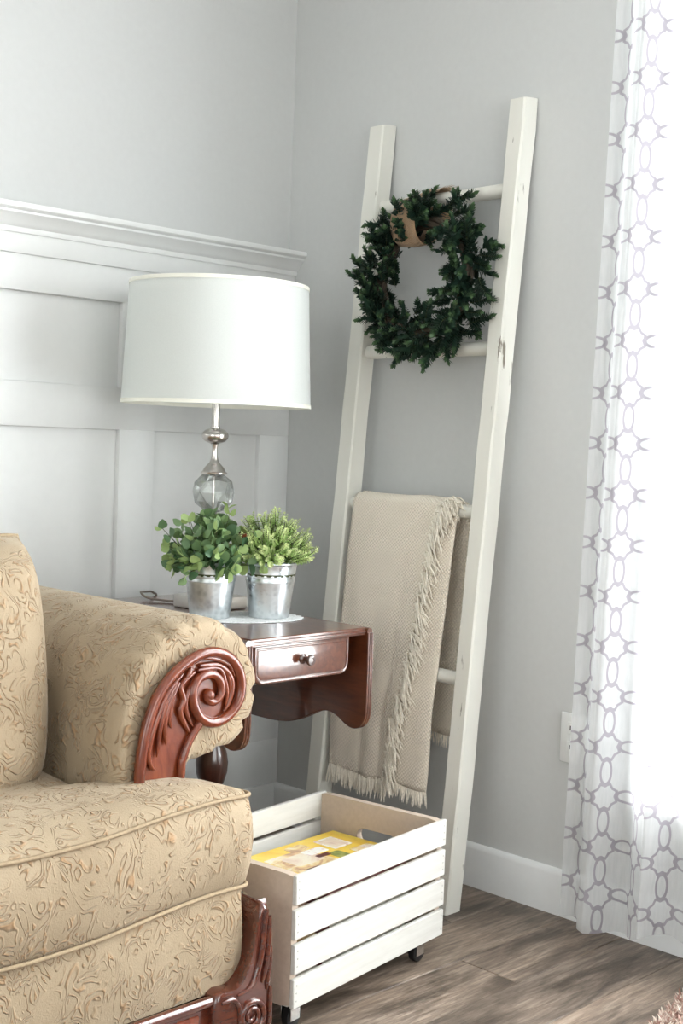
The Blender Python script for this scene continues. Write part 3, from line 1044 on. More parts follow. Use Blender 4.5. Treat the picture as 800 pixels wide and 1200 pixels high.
def sprig_mesh(seed, L, pairs, leafL, leafW, mats, whorl=2, tip_from=.75, spread=.8, n=3, bend=.2):
    rnd = random.Random(seed)
    b = B(); layer = b.bm.verts.layers.float.new('tip')
    ax = Vector((rnd.uniform(-1, 1), rnd.uniform(-1, 1), 0)) * bend
    cur = lambda t: Vector((ax.x * L * t * t, ax.y * L * t * t, L * t))
    b.tube([cur(i / 4) for i in range(5)], [.0012, .0011, .001, .0008, .0004], 4)
    nf = len(b.bm.faces)
    for k in range(pairs):
        t = .12 + .88 * k / (pairs - 1)
        p = cur(t); T = (cur(min(1, t + .05)) - cur(t - .05)).normalized()
        a0 = k * 2.4 + rnd.uniform(-.3, .3)
        for q in range(whorl):
            a = a0 + 2 * pi * q / whorl
            out = Vector((cos(a), sin(a), 0))
            sp = spread * (1 - .55 * t)
            d = (out * sp + T * (1 - .45 * sp)).normalized()
            s_ = rnd.uniform(.75, 1.15) * (1 - .35 * t * t)
            tv = max(0, (t - tip_from) / (1 - tip_from + 1e-6)) * rnd.uniform(.5, 1) + rnd.uniform(0, .12)
            leaf_into(b.bm, p, d, T, leafL * s_, leafW * s_, min(1, tv), layer, .3, n)
    leaf_into(b.bm, cur(1), (cur(1) - cur(.9)), Vector((1, 0, 0)), leafL * .7, leafW * .7, .9, layer, .3, n)
    for i, f in enumerate(b.bm.faces): f.material_index = 0 if i >= nf else 1
    me = bpy.data.meshes.new('sprig'); b.bm.to_mesh(me); b.bm.free()
    for m in mats: me.materials.append(m)
    me.shade_smooth()
    return me


def aim(direction, roll=0.0):
    return direction.to_track_quat('Z', 'Y').to_matrix().to_4x4() @ Matrix.Rotation(roll, 4, 'Z')


# left plant: round leaves on arching branches; each leaf its own object
rnd = random.Random(11)
pl = thing('round_leaf_plant', (PL_.x, PL_.y, zp + .1015), 'leafy plant with round green leaves in the metal pot nearer the loveseat', 'plant')
b = B(); lay = b.bm.verts.layers.float.new('tip')
leaf_into(b.bm, Vector((0, 0, 0)), Vector((0, 0, 1)), Vector((0, 1, 0)), 1.0, .92, 0.0, lay, .34, 4)
leaf_me = bpy.data.meshes.new('round_leaf'); b.bm.to_mesh(leaf_me); b.bm.free(); leaf_me.materials.append(MAT['euc_leaf']); leaf_me.shade_smooth()
b = B(); lay = b.bm.verts.layers.float.new('tip')
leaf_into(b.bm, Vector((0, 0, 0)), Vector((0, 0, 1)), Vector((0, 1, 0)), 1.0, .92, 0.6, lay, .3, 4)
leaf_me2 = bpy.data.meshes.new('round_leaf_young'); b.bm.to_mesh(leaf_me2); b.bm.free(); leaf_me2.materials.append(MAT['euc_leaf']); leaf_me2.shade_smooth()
nb = 50
for k in range(nb):
    az = k * 2.39996 + rnd.uniform(-.2, .2)
    tilt = .15 + 1.42 * sqrt((k + .5) / nb) * rnd.uniform(.85, 1.05)
    L = rnd.uniform(.100, .130) * (1.2 if tilt < .8 else .80)
    if k % 15 == 14: L *= 1.2
    out = Vector((cos(az), sin(az), 0))
    droop = .22 * max(0, tilt - .5)
    cur = lambda t: out * (.018 * min(1, tilt) + L * t * sin(tilt) * (1 - .1 * t)) + Vector((0, 0, -.004 + L * t * cos(tilt) + (.03 * t * (1 - t) if tilt > 1 else 0) - droop * L * t * t + (.022 if tilt > 1 else 0) * t))
    br = obj('branch', B().tube([cur(i / 4) for i in range(5)], [.0014, .0013, .0012, .001, .0006], 4), MAT['stem'], pl, local=True)
    for q in range(3):
        t = (.48, .74, 1.0)[q] + rnd.uniform(-.04, .04); p = cur(min(1, t)); T = (cur(min(1, t)) - cur(t - .1)).normalized()
        side = T.cross(Vector((rnd.uniform(-1, 1), rnd.uniform(-1, 1), rnd.uniform(-.5, 1)))).normalized()
        for s_ in ((-1, 1)):
            d = (side * s_ * (.85 if q < 2 else .6) + T * .55).normalized()
            sz = rnd.uniform(.022, .031) * (1 if q < 2 else .85)
            inst('leaf', leaf_me2 if (q == 2 and rnd.random() < .7) or rnd.random() < .12 else leaf_me, br,
                 Matrix.Translation(p) @ aim(d, atan2(T.y, T.x) + rnd.uniform(-.8, .8)) @ Matrix.Diagonal((sz, sz, sz, 1)))

b = B(); lay = b.bm.verts.layers.float.new('tip')
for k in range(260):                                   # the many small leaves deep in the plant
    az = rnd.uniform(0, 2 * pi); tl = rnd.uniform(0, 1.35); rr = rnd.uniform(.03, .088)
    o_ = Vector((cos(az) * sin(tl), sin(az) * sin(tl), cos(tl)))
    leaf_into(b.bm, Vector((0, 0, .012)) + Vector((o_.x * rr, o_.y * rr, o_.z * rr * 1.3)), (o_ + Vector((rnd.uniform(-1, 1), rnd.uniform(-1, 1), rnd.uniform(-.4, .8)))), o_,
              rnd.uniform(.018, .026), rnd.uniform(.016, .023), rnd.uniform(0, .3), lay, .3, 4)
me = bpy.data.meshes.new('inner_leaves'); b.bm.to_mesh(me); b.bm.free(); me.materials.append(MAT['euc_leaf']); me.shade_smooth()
o = bpy.data.objects.new('inner_leaves', me); COL.objects.link(o); o.parent = pl; o['kind'] = 'stuff'

# right plant: fine lime-green sprigs
rnd = random.Random(5)
pr_ = thing('fine_leaf_plant', (PR_.x, PR_.y, zp + .1015), 'bushy plant with fine lime-green leaves in the metal pot nearer the ladder', 'plant')
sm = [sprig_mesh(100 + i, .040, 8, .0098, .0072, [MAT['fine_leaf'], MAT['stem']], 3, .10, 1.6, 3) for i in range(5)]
ns = 290
for k in range(ns):
    az = k * 2.39996 + rnd.uniform(-.25, .25)
    f = (k + .5) / ns
    tilt = 1.62 * sqrt(f)
    out = Vector((cos(az) * sin(tilt), sin(az) * sin(tilt), cos(tilt)))
    R = rnd.choice((.036, .054, .064, .072)) * rnd.uniform(.9, 1.1)
    c0 = Vector((0, 0, .026))
    p = c0 + Vector((out.x * R * 1.0, out.y * R * 1.0, out.z * R * 1.12))
    s_ = rnd.uniform(.65, 1.0)
    d = (out + Vector((rnd.uniform(-.35, .35), rnd.uniform(-.35, .35), rnd.uniform(-.05, .5)))).normalized()
    p.z = max(p.z, -.001)
    if d.z < .0: d.z = .05
    inst('sprig', rnd.choice(sm), pr_, Matrix.Translation(p) @ aim(d, rnd.uniform(0, 6)) @ Matrix.Scale(s_, 4))
for k in range(14):
    az = k * 2 * pi / 14
    obj('stem', B().tube([(.012 * cos(az), .012 * sin(az), -.006), (.026 * cos(az), .026 * sin(az), .03), (.034 * cos(az), .034 * sin(az), .06)], [.0014, .0012, .0008], 4), MAT['stem'], pr_, local=True)

# ------------------------------------------------------------------ lamp
LX, LY = -.497, -.305
lamp = thing('table_lamp', (LX, LY, TZ + .0006), 'nickel and glass table lamp with white drum shade', 'lamp')
L0 = TZ + .0006
def R_(z): return z
obj('plinth', B().box((LX - .062, LY - .062, L0), (LX + .062, LY + .062, L0 + .030), .004, 2), MAT['nickel_pale'], lamp)
obj('foot', B().lathe([(.001, L0 + .0302), (.045, L0 + .0302), (.045, L0 + .036), (.030, L0 + .042), (.014, L0 + .058), (.010, L0 + .085), (.012, L0 + .12), (.018, L0 + .14),
                       (.028, L0 + .150), (.016, L0 + .160), (.011, L0 + .172), (.013, .870), (.024, .878), (.027, .884), (.001, .8845)], 32, (LX, LY, 0)), MAT['nickel'], lamp)
bm_b = B(); bmesh.ops.create_icosphere(bm_b.bm, subdivisions=2, radius=.0505)
gl = obj('glass_globe', bm_b, MAT['thin_glass'], lamp, local=True, smooth=False)
gl.data.transform(Matrix.Translation((0, 0, .9335 - L0)))
obj('rod', B().tube([(LX, LY, .884), (LX, LY, .982)], .0035, 10), MAT['nickel'], lamp)
obj('neck', B().lathe([(.001, .976), (.031, .9765), (.0315, .980), (.027, .983), (.024, .990), (.017, .998), (.011, 1.004), (.0085, 1.012), (.0068, 1.02), (.0065, 1.038), (.009, 1.046), (.012, 1.048), (.001, 1.049)], 32, (LX, LY, 0)), MAT['nickel'], lamp)
obj('ball', B().lathe([(.001, 1.0475), (.014, 1.049), (.024, 1.053), (.030, 1.0595), (.0315, 1.066), (.030, 1.0725), (.024, 1.079), (.014, 1.083), (.001, 1.0845)], 32, (LX, LY, 0)), MAT['nickel'], lamp, angle=80)
obj('pole', B().lathe([(.001, 1.083), (.0115, 1.0835), (.0115, 1.087), (.0092, 1.088), (.0092, 1.19), (.015, 1.195), (.015, 1.25), (.004, 1.255), (.004, 1.415), (.001, 1.416)], 24, (LX, LY, 0)), MAT['nickel'], lamp)
ZB, ZTp, RB, RT = 1.136, 1.418, .2215, .2085
sh = obj('lamp_shade', B().lathe([(RB, ZB), (RT, ZTp), (RT - .0016, ZTp), (RB - .0016, ZB), (RB, ZB)], 96, (LX, LY, 0), False, False), MAT['shade'], lamp, angle=60)
for r, z, dz in ((RB, ZB, .009), (RT, ZTp - .009, .009)):
    rr = r - (RB - RT) * (0 if z == ZB else 0) + .0012
    k = (RB - RT) / (ZTp - ZB) * dz
    a, c = (rr, rr - k) if z == ZB else (rr + k, rr)
    obj('trim_band', B().lathe([(a, z), (c, z + dz), (c - .0042, z + dz), (a - .0042, z), (a, z)], 96, (LX, LY, 0), False, False), MAT['shade_trim'], sh, angle=60)
b = B()
for k in range(3):
    a = k * 2 * pi / 3 + .5
    b.tube([(LX, LY, ZTp - .02), (LX + (RT - .002) * cos(a), LY + (RT - .002) * sin(a), ZTp - .006)], .0018, 6)
obj('spider', b, MAT['nickel'], sh)
obj('cord', B().tube(catmull([(LX, LY + .062, L0 + .008), (-.52, -.19, L0 + .0035), (-.545, -.13, L0 + .006), (-.535, -.085, L0 + .014), (-.505, -.062, L0 + .012), (-.47, -.050, L0 + .006), (-.45, -.040, L0 - .03), (-.45, -.036, .40)], 6), .0028, 6),
    MAT['cord'], lamp)

# ------------------------------------------------------------------ ladder
KL = .0864
xf = lambda z: -.214 + KL * z
lad = thing('blanket_ladder', (-.187, -.585, 0), 'cream distressed wooden ladder leaning against the grey wall', 'ladder')
rnd = random.Random(3)
for (ya, yb) in ((-.390, -.341), (-.832, -.787)):
    rings = []
    nz = 26
    for i in range(nz + 1):
        z = 1.862 * i / nz
        j = lambda a: rnd.uniform(-a, a)
        x0 = xf(z) + j(.0008); x1 = x0 + .052 + j(.001); a = ya + j(.001); c = yb + j(.001); ch = .004
        tz = lambda x: z + (.006 * (x - x0) / .052 if i == nz else 0)
        rings.append([(x0 + ch, a, tz(x0 + ch)), (x1 - ch, a, tz(x1)), (x1, a + ch, tz(x1)), (x1, c - ch, tz(x1)), (x1 - ch, c, tz(x1)), (x0 + ch, c, tz(x0)), (x0, c - ch, tz(x0)), (x0, a + ch, tz(x0))])
    obj('side_rail', B().loft(rings), MAT['ladder'], lad, angle=25)
RUNG = [1.657, 1.291, .911, .526]
rung_x = lambda z: xf(z) + .029
for z in RUNG:
    ys = [-.350, -.42, -.5, -.585, -.66, -.74, -.826]
    obj('rung', B().tube([(rung_x(z) + rnd.uniform(-.001, .001), yy, z + rnd.uniform(-.001, .001)) for yy in ys], .0165, 16), MAT['ladder'], lad, angle=60)

# ------------------------------------------------------------------ throw
rx3, rz3 = rung_x(.911), .911
def throw_path(off):
    r = .0175 + off
    P = [(-.176 - off, .258), (-.174 - off, .33), (-.170 - off, .43), (rung_x(.526) - .0185 - off, .526), (-.149 - off, .64), (-.139 - off, .76), (rx3 - r - .004, .87)]
    P += [(rx3 + r * cos(a), rz3 + r * sin(a)) for a in (2.9, 2.4, 1.9, 1.4, .9, .4)]
    P += [(rx3 + r + .001, .87), (-.078 + off, .76), (-.076 + off, .6), (-.075 + off, .48), (-.074 + off, .372)]
    return [Vector((p.x, p.y)) for p in catmull([(a, c, 0) for a, c in P], 5)]


thr = thing('throw_blanket', (-.15, -.57, .20), 'cream waffle-weave throw with fringe draped over the ladder rung', 'blanket')
def sheet(path, ya, yb, ny=30, wav=1.0, ph=0.0):
    n = len(path) - 1
    def f(u, v):
        p = path[int(round(v * n))]
        hang = max(0, min(1, (.90 - p.y) / .6))
        s0 = ya(v) if callable(ya) else ya; s1 = yb(v) if callable(yb) else yb
        y = s0 + (s1 - s0) * u
        amp = .0065 * hang * wav
        dx = amp * (sin(y * 38 + 1 + ph + p.y * 2) + .5 * sin(y * 71 + p.y * 5 + ph))
        if v > .55: dx = abs(dx) * .5
        else: dx = -abs(dx) * .9
        dz = .004 * sin(y * 30 + ph) * (1 if v in (0, 1) else 0)
        return Vector((p.x + dx, y + .004 * sin(p.y * 14 + ph) * hang, p.y + dz))
    return f, ny, n


def add_sheet(name, path, ya, yb, parent, ph=0.0, wav=1.0):
    f, ny, n = sheet(path, ya, yb, 34, wav, ph)
    b = B(); b.grid(lambda u, v: f(u, v), ny, n)
    o = obj(name, b, MAT['throw'], parent, angle=80)
    s = o.modifiers.new('thick', 'SOLIDIFY'); s.thickness = .0045; s.offset = 0
    return o, f


path0 = throw_path(.003); path1 = throw_path(.010)
n0 = len(path0)
# under layer: reaches furthest towards the outer ladder leg
under, fu = add_sheet('under_layer', path0, lambda v: -.420 + .006 * (1 - min(1, v * 2.2)), lambda v: -.748 + .025 * max(0, 1 - v * 2.2), thr, .4)
# top layer: narrower, its fringed side edge slants across the front
front = path1[:int(n0 * .60)]
top, ft = add_sheet('top_layer', front, lambda v: -.416 + .006 * (1 - v), lambda v: -.600 - .112 * min(1, v * 1.25), thr, 1.7, .8)


def strand(b, p, d, L, r, rnd, sag=.5):
    pts = []; q = Vector(p); dd = Vector(d).normalized()
    side = Vector((rnd.uniform(-1, 1), rnd.uniform(-1, 1), rnd.uniform(-1, 1))) * .25
    for i in range(5):
        pts.append(q.copy()); q = q + dd * (L / 4); dd = (dd + Vector((0, 0, -sag)) + side * rnd.uniform(-1, 1)).normalized()
    b.tube(pts, [r, r * 1.1, r, r * .9, r * .4], 4)


rnd = random.Random(21)
b = B()
for i in range(150):                                   # hem of the top layer
    u = (i + rnd.random()) / 150; p = ft(u, 0)
    strand(b, p + Vector((rnd.uniform(-.003, .002), 0, .003)), (rnd.uniform(-.2, .1), rnd.uniform(-.3, .3), -1), rnd.uniform(.030, .052), .0016, rnd)
obj('hem_fringe', b, MAT['fringe'], top, angle=80, kind='stuff')
b = B()
for i in range(600):                                   # side fringe of the top layer
    v = (i + rnd.random()) / 600; p = ft(1, v)
    tight = .6 + .4 * rnd.random()
    strand(b, p + Vector((rnd.uniform(-.004, 0), rnd.uniform(0, .012), 0)), (rnd.uniform(-.5, -.02), -1 + rnd.uniform(-.2, .5), rnd.uniform(-.9, .3)),
           rnd.uniform(.045, .078) * tight, .0019, rnd, .38 if v > .1 else .6)
obj('side_fringe', b, MAT['fringe'], top, angle=80, kind='stuff')
b = B()
for i in range(170):                                   # hems of the under layer, front and back
    u = (i + rnd.random()) / 170; p = fu(u, 0)
    strand(b, p + Vector((0, 0, .003)), (rnd.uniform(-.1, .1), rnd.uniform(-.3, .3), -1), rnd.uniform(.026, .044), .0016, rnd)
obj('hem_fringe', b, MAT['fringe'], under, angle=80, kind='stuff')
b = B()
for i in range(170):                                   # back hem and back edge
    p = fu((i + rnd.random()) / 170, 1)
    strand(b, p + Vector((0, 0, .003)), (rnd.uniform(-.1, .1), rnd.uniform(-.3, .3), -1), rnd.uniform(.022, .036), .0013, rnd)
    v = .62 + .38 * (i + rnd.random()) / 170; p = fu(1, v)
    strand(b, p, (rnd.uniform(0, .3), -.6, -1), rnd.uniform(.008, .018), .0012, rnd)
obj('back_fringe', b, MAT['fringe'], under, angle=80, kind='stuff')

# ------------------------------------------------------------------ wreath
WC = Vector((-.125, -.609, 1.455)); WR = .134
lean = atan2(KL, 1)
wre = thing('boxwood_wreath', WC, 'dark green boxwood wreath hanging from the top ladder rung', 'wreath')
def ring_pt(a, minor=0, rho=0):
    rad = Vector((KL * sin(a), cos(a), sin(a))).normalized() if False else (Vector((0, 1, 0)) * cos(a) + Vector((KL, 0, 1)).normalized() * sin(a))
    nrm_ = Vector((-1, 0, KL)).normalized()
    tan_ = (Vector((0, -1, 0)) * sin(a) + Vector((KL, 0, 1)).normalized() * cos(a))
    dir_ = rad * cos(minor) + nrm_ * sin(minor)
    return rad * WR + dir_ * rho, dir_, tan_
b = B()
for s_ in range(3):
    b.tube([ring_pt(2 * pi * i / 48, s_ * 2.1 + i * .5, .008)[0] for i in range(49)], .007, 6, False)
obj('vine_ring', b, MAT['vine'], wre, local=True)
sm = [sprig_mesh(200 + i, .052, 10, .0215, .0128, [MAT['box_leaf'], MAT['stem']], 3, .72, 1.05, 3) for i in range(6)]
rnd = random.Random(9)
RIB = 1.79                                             # angle of the ribbon on the ring
ns = 290
for k in range(ns):
    a = 2 * pi * k / ns + rnd.uniform(-.06, .06)
    da = (a - RIB + pi) % (2 * pi) - pi
    if abs(da) < .12: continue
    mi = rnd.uniform(-2.2, 2.2) + (0 if rnd.random() < .75 else 1.2)
    rho = rnd.uniform(.004, .050)
    p, dr, tn = ring_pt(a, mi, rho)
    sg = 1 if (k % 2) else -1
    sg = rnd.choice((1, 1, -1))
    d = (dr * rnd.uniform(.35, 1.0) + tn * sg * rnd.uniform(.35, 1.0) + Vector((0, 0, rnd.uniform(-.1, .25)))).normalized()
    tip = p + d * .06
    if -.10 < da < .30 and mi > .2: continue
    inward = dr.dot(ring_pt(a)[0].normalized()) < -.2
    if tip.x > .045: d.x = -abs(d.x); d.normalize()
    if 0 < da < .42 and d.dot(tn) * da < 0: d = (d - tn * 2 * d.dot(tn)).normalized()
    inst('sprig', rnd.choice(sm), wre, Matrix.Translation(p) @ aim(d, rnd.uniform(0, 6)) @ Matrix.Scale(rnd.uniform(.8, 1.12) * (.75 if inward else 1.0), 4))
for k in range(12):                                    # sprigs lapping over the ribbon's outer edge
    p, dr, tn = ring_pt(RIB - .34 + .016 * k, .5 + .18 * (k % 6), .03 + .004 * (k % 3))
    d = (dr * .7 + tn * rnd.uniform(-.5, .35) + Vector((-.3, 0, .1))).normalized()
    inst('sprig', rnd.choice(sm), wre, Matrix.Translation(p) @ aim(d, rnd.uniform(0, 6)) @ Matrix.Scale(rnd.uniform(.75, .95), 4))
loop = [(p.x, p.y) for p in catmull([(-.022, 1.668, 0), (-.05, 1.682, 0), (-.085, 1.668, 0), (-.140, 1.640, 0), (-.168, 1.600, 0), (-.160, 1.556, 0), (-.125, 1.534, 0), (-.085, 1.556, 0), (-.040, 1.61, 0)], 6, True)]
def rib(u, v):
    p = loop[int(round(v * len(loop))) % len(loop)]
    yc = -.572 + .02 * (p[1] - 1.6)
    wd = .078 * (1 - .3 * max(0, (p[1] - 1.63) / .05))
    return (p[0] + .003 * sin(u * 9) , yc - wd / 2 + wd * u, p[1] + .002 * sin(u * 7 + v * 20))
b = B(); b.grid(rib, 6, len(loop))
ro = obj('burlap_ribbon', b, MAT['burlap'], wre, angle=80)
s = ro.modifiers.new('thick', 'SOLIDIFY'); s.thickness = .0012
b = B()
for i in range(26):
    strand(b, (-.055 + rnd.uniform(-.01, .01), -.600 + rnd.uniform(-.006, .01), 1.678), (rnd.uniform(-.3, .3), -1, rnd.uniform(-.1, .5)), rnd.uniform(.012, .04), .0006, rnd, .1)
obj('frayed_threads', b, MAT['burlap'], ro)

# ------------------------------------------------------------------ crate with magazines
CR = radians(7.6); CL, CW, CH, CB = .487, .322, .241, .056
c_, s_c = cos(CR), sin(CR)
bl = Vector((-.905, -1.058))
cc = bl + Vector((c_, s_c)) * CL / 2 + Vector((-s_c, c_)) * CW / 2
crate = thing('slatted_crate', (cc.x, cc.y, 0), 'cream slatted wooden crate on casters holding magazines', 'crate', CR)
hx, hy = CL / 2, CW / 2
st = .010; sh_ = .0536; gp = (CH - 4 * sh_) / 3
slat_me = mesh_of(B().box((-hx, 0, 0), (hx, st, sh_), .0016, 1), MAT['slat'])
nail_me = mesh_of(B().lathe([(.0018, -.0004), (.0018, .0005), (.001, .0008)], 8), MAT['nail'])
rnd = random.Random(2)
for sy in (-1, 1):
    for k in range(4):
        z = CB + k * (sh_ + gp)
        so = inst('slat', slat_me, crate, Matrix.Translation((rnd.uniform(-.0008, .0008), -hy if sy < 0 else hy - st, z)))
        if sy < 0:
            for sx in (-1, 1):
                for dz in (.014, .028, .042):
                    inst('nail', nail_me, so, Matrix.Translation((sx * (hx - .008), 0, dz)) @ Matrix.Rotation(pi / 2, 4, 'X'))
# end panels with a long hand hole
ET = .017
def end_panel():
    b = B()
    w2, z0, z1 = hy - st - .0004, CB, CB + CH - .001
    hw, hz, r = .052, CB + .168, .0165
    outer = [(-w2, z0), (w2, z0), (w2, z1), (-w2, z1)]
    hole = []
    for i in range(17):
        a = -pi / 2 + pi * i / 16; hole.append((hw - r + r * cos(a), hz + r * sin(a)))
    for i in range(17):
        a = pi / 2 + pi * i / 16; hole.append((-hw + r + r * cos(a), hz + r * sin(a)))
    n = len(hole)
    ov = []
    for (hx_, hz_) in hole:                         # project hole points onto the outer rectangle
        dx, dz = hx_ / w2, (hz_ - (z0 + z1) / 2) / ((z1 - z0) / 2)
        dx2 = hx_ / hw; dz2 = (hz_ - hz) / r
        m = max(abs(dx2), abs(dz2)); ex, ez = dx2 / m, dz2 / m
        ov.append((ex * w2, z1 if ez >= .9999 else z0 if ez <= -.9999 else (hz + ez * ((z1 - hz) if ez > 0 else (hz - z0)))))
    bm = b.bm
    V = lambda P, x: [bm.verts.new((x, p[0], p[1])) for p in P]
    o0, h0, o1, h1 = V(ov, 0), V(hole, 0), V(ov, ET), V(hole, ET)
    for i in range(n):
        j = (i + 1) % n
        bm.faces.new((o0[i], h0[i], h0[j], o0[j])); bm.faces.new((o1[i], o1[j], h1[j], h1[i]))
        bm.faces.new((h0[i], h1[i], h1[j], h0[j])); bm.faces.new((o0[i], o0[j], o1[j], o1[i]))
    # square corners
    def corner(x, sgnface):
        pass
    return b
ep = end_panel()
bmesh.ops.remove_doubles(ep.bm, verts=ep.bm.verts[:], dist=1e-6)
end_me = mesh_of(ep, MAT['crate_end'], False)
for sx in (-1, 1):
    inst('end_panel', end_me, crate, Matrix.Translation((-hx + .0015 if sx < 0 else hx - ET - .0015, 0, 0)))
bd_me = mesh_of(B().box((-hx + .002, 0, 0), (hx - .002, .068, .009), .0012), MAT['slat'])
for k in range(4):
    inst('bottom_board', bd_me, crate, Matrix.Translation((0, -hy + st + .004 + k * .0742, CB + .0005)))
# iron loop handle on the end facing the loveseat
hl = obj('loop_handle', B().tube(catmull([(-hx - .002, .02, .205), (-hx - .014, .022, .21), (-hx - .026, .018, .195), (-hx - .020, .012, .175), (-hx - .010, .010, .168), (-hx - .022, .006, .155), (-hx - .022, 0, .138), (-hx - .008, -.004, .130), (-hx - .001, -.004, .132)], 5), .0032, 8),
         MAT['iron'], crate, local=True)
for sx in (-1, 1):
    for sy in (-1, 1):
        x, y = sx * (hx - .040), sy * (hy - .040)
        cs = obj('caster', B().box((x - .017, y - .017, CB - .0035), (x + .017, y + .017, CB + .0003), .001), MAT['chrome'], crate, local=True)
        b = B()
        for s_ in (-1, 1):
            b.box((x - .010, y + s_ * .0115 - .001, .016), (x + .016, y + s_ * .0115 + .001, CB - .003), .0006)
        b.box((x - .010, y - .012, CB - .008), (x + .016, y + .012, CB - .003), .001)
        obj('fork', b, MAT['chrome'], cs, local=True)
        wb = B().lathe([(.001, -.009), (.016, -.009), (.0195, -.0065), (.0195, .0065), (.016, .009), (.001, .009)], 24)
        wo = obj('wheel', wb, MAT['rubber'], cs, local=True)
        wo.data.transform(Matrix.Translation((x + .006, y, .0195)) @ Matrix.Rotation(pi / 2, 4, 'X'))

# magazines: two piles lying in the crate
def magazine(lx, ly, z, rot, wd, ht, th, cover, label, group=None, art=False, roll=0):
    M4 = Matrix.Translation((cc.x, cc.y, 0)) @ Matrix.Rotation(CR, 4, 'Z') @ Matrix.Translation((lx, ly, z))
    p = M4.translation
    mg = thing('magazine', p, label, 'magazine', CR + rot, group)
    pg = obj('pages', B().box((-wd / 2 + .001, -ht / 2 + .001, .0006), (wd / 2 - .001, ht / 2 - .001, th - .0006)), MAT['pages'], mg, local=True)
    b = B()
    b.box((-wd / 2, -ht / 2, 0), (wd / 2, ht / 2, .0006)); b.box((-wd / 2, -ht / 2, th - .0006), (wd / 2, ht / 2, th))
    b.box((-wd / 2 - .0008, -ht / 2, 0), (-wd / 2, ht / 2, th))
    cv = obj('cover', b, cover, mg, local=True)
    if art:
        def patch(nm, x0, y0, x1, y1, mat, dz=.0003, r=.004):
            P = round_poly([(x0 * wd, y0 * ht), (x1 * wd, y0 * ht), (x1 * wd, y1 * ht), (x0 * wd, y1 * ht)], r)
            obj(nm, B().prism([(q.x, q.y) for q in P], 2, th - .0002, th + dz), mat, cv, local=True)
        for a in art: patch(*a)
    return mg


z = CB + .0105
ORD = ['lowest', 'second', 'third', 'fourth', 'fifth', 'sixth']
for k, cv in enumerate(['cover_dark', 'cover_food', 'cover_dark', 'cover_pink', 'cover_dark']):
    th = .0272
    magazine(.066 + .006 * ((k * 7) % 3 - 1), .004, z, .02 * ((k * 5) % 3 - 1), .270, .206, th, MAT[cv],
             ('lowest magazine' if k == 0 else ORD[k] + ' magazine from the bottom') + ' of the stack in the crate', 'stacked magazines in the crate')
    z += th + .0004
magazine(.030, .012, z, .03, .268, .205, .0085, MAT['cover_pink'], 'pale pink magazine just under the yellow-covered one', 'stacked magazines in the crate',
         [('title', -.46, -.40, -.30, .42, MAT['cover_white'])])
z += .0094
magazine(.079, .016, z, -.05, .272, .208, .0075, MAT['cover_yellow'], 'yellow-covered magazine on top of the stack in the crate', 'stacked magazines in the crate',
         [('photo_box', -.47, -.47, -.02, .30, MAT['cover_food']), ('photo_box', -.36, -.05, -.06, .22, MAT['cover_pink'], .0005, .012), ('photo_box', -.40, -.36, -.20, -.14, MAT['cover_dark'], .0005, .012), ('title', -.10, .0, .04, .07, MAT['cover_dark'], .0006),
          ('title', -.12, .10, .10, .24, MAT['cover_white'], .0006), ('title', -.16, .27, .04, .42, MAT['cover_food'], .0006, .01),
          ('photo_box', .15, .08, .36, .38, MAT['cover_white'], .0004), ('photo_box', .17, .11, .34, .35, MAT['cover_pink'], .0006),
          ('photo_box', .02, -.16, .14, .04, MAT['cover_green'], .0005, .01), ('photo_box', .02, -.46, .47, -.24, MAT['cover_dark'], .0004),
          ('title', .22, -.16, .44, -.02, MAT['cover_food'], .0005)])

# ------------------------------------------------------------------ curtain and rod
cur_t = thing('window_curtain', (-.10, -1.9, .03), 'sheer white curtain printed with grey lattice at the bright window', 'curtain')
ZT = 2.30
def plan(s, zf):
    """folds in plan: s runs along the rod, zf 0 at hem, 1 at rod"""
    ph = s * 2 * pi / .142
    amp = .033 * (1.0 - .3 * zf)
    x = -.098 + amp * sin(ph + .9 + .5 * sin(s * 7)) + .008 * sin(ph * 2 + s * 11)
    yy = -1.046 - s + .014 * cos(ph + 1.0) - .052 * zf * max(0, 1 - s / .8)
    return x, yy
NS, NZ = 340, 46
LEN = 1.72
bmx = bmesh.new(); uvl = bmx.loops.layers.uv.new('cloth')
rows = []; us = []
arc = [0.0]
for i in range(1, NS + 1):
    a = plan(LEN * (i - 1) / NS, .3); c = plan(LEN * i / NS, .3)
    arc.append(arc[-1] + hypot(c[0] - a[0], c[1] - a[1]))
for j in range(NZ + 1):
    zf = j / NZ
    r = []
    for i in range(NS + 1):
        s = LEN * i / NS
        x, yy = plan(s, zf)
        hem = .026 + .03 * max(0, min(1, (s - .12) / .12)) + .004 * sin(s * 31)
        r.append(bmx.verts.new((x, yy, hem + (ZT - hem) * zf)))
    rows.append(r)
for j in range(NZ):
    for i in range(NS):
        f = bmx.faces.new((rows[j][i], rows[j][i + 1], rows[j + 1][i + 1], rows[j + 1][i]))
        for lp, (ii, jj) in zip(f.loops, ((i, j), (i + 1, j), (i + 1, j + 1), (i, j + 1))):
            lp[uvl].uv = (arc[ii] + .060, rows[jj][ii].co.z)
me = bpy.data.meshes.new('curtain_panel'); bmx.to_mesh(me); bmx.free(); me.materials.append(MAT['curtain']); me.shade_smooth()
me.transform(WM[cur_t.name].inverted())
o = bpy.data.objects.new('curtain_panel', me); COL.objects.link(o); o.parent = cur_t

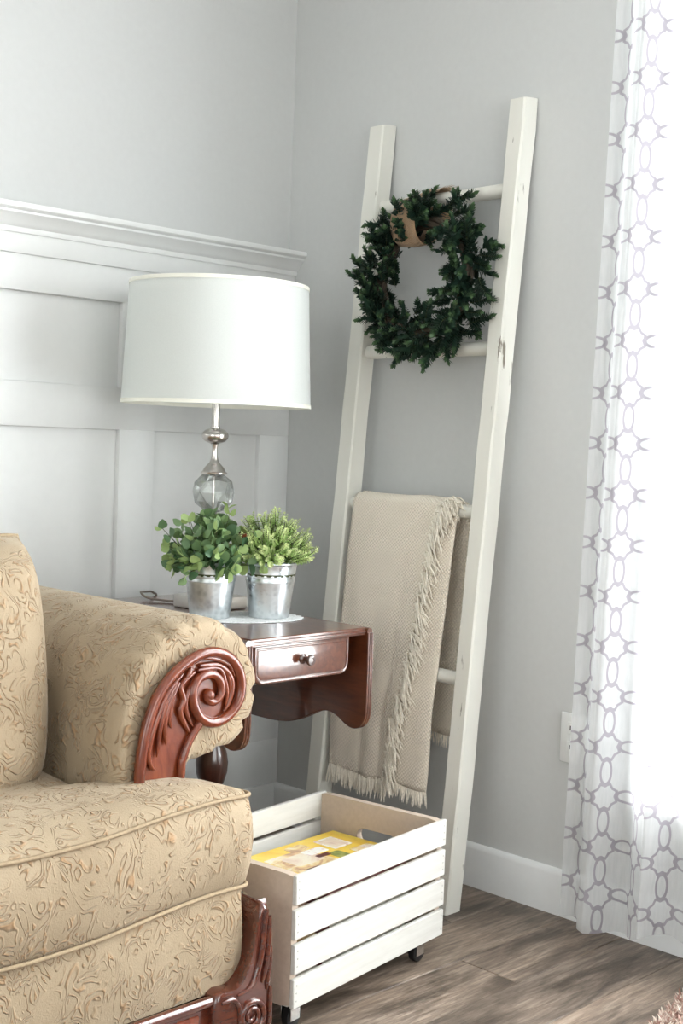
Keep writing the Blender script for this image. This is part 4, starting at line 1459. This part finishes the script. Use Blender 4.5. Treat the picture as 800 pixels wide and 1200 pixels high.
rod = thing('curtain_rod', (-.098, -1.95, ZT), 'brushed nickel curtain rod above the window', 'curtain rod')
obj('pole', B().tube([(-.098, -1.03, ZT + .012), (-.098, -2.95, ZT + .012)], .011, 14), MAT['nickel'], rod)
for yy in (-1.05, -2.93):
    obj('bracket', B().tube([(-.0005, yy, ZT + .012), (-.098, yy, ZT + .012)], .006, 10), MAT['nickel'], rod)
    sg = 1 if yy > -2 else -1
    obj('finial', B().lathe([(.001, -.022), (.012, -.02), (.02, -.01), (.022, 0), (.02, .01), (.012, .02), (.001, .022)], 16, (-.098, yy + sg * .04, ZT + .012)), MAT['nickel'], rod)

# ------------------------------------------------------------------ rug
RR = radians(11)
rug = thing('shag_rug', (-.165, -1.432, 0), 'shaggy pinkish brown rug on the plank floor', 'rug', RR)
RW, RD = 2.3, 1.5
obj('backing', B().box((-RW, -RD, 0.0004), (-.0, -.0, .008), .003), MAT['rug'], rug, local=True)
b = B(); lay = b.bm.verts.layers.float.new('tip')
rnd = random.Random(4)
def tuft(x, y, h, k):
    a = rnd.uniform(0, pi); t = rnd.random()
    lean_ = Vector((rnd.uniform(-1, 1), rnd.uniform(-1, 1), 0)) * h * .55
    for q in range(k):
        a += 1.1; r = .0019
        o_ = Vector((cos(a), sin(a), 0)) * r
        p0 = Vector((x, y, .006)); p1 = p0 + lean_ * .4 + Vector((0, 0, h * .65)); p2 = p0 + lean_ + o_ * 2 + Vector((0, 0, h))
        vs = [b.bm.verts.new(p) for p in (p0 - o_, p0 + o_, p1 + o_ * 1.3, p2, p1 - o_ * 1.3)]
        for v in vs: v[lay] = t
        b.bm.faces.new(vs)
for i in range(13000):                                  # dense where the rug corner is near
    tuft(rnd.uniform(-.75, .004), rnd.uniform(-.30, .006), rnd.uniform(.016, .028), 3)
for i in range(9000):
    tuft(rnd.uniform(-RW, .002), rnd.uniform(-RD, .002), rnd.uniform(.018, .03), 2)
pile = obj('pile', b, MAT['pile'], rug, local=True, smooth=False)
pile['kind'] = 'stuff'
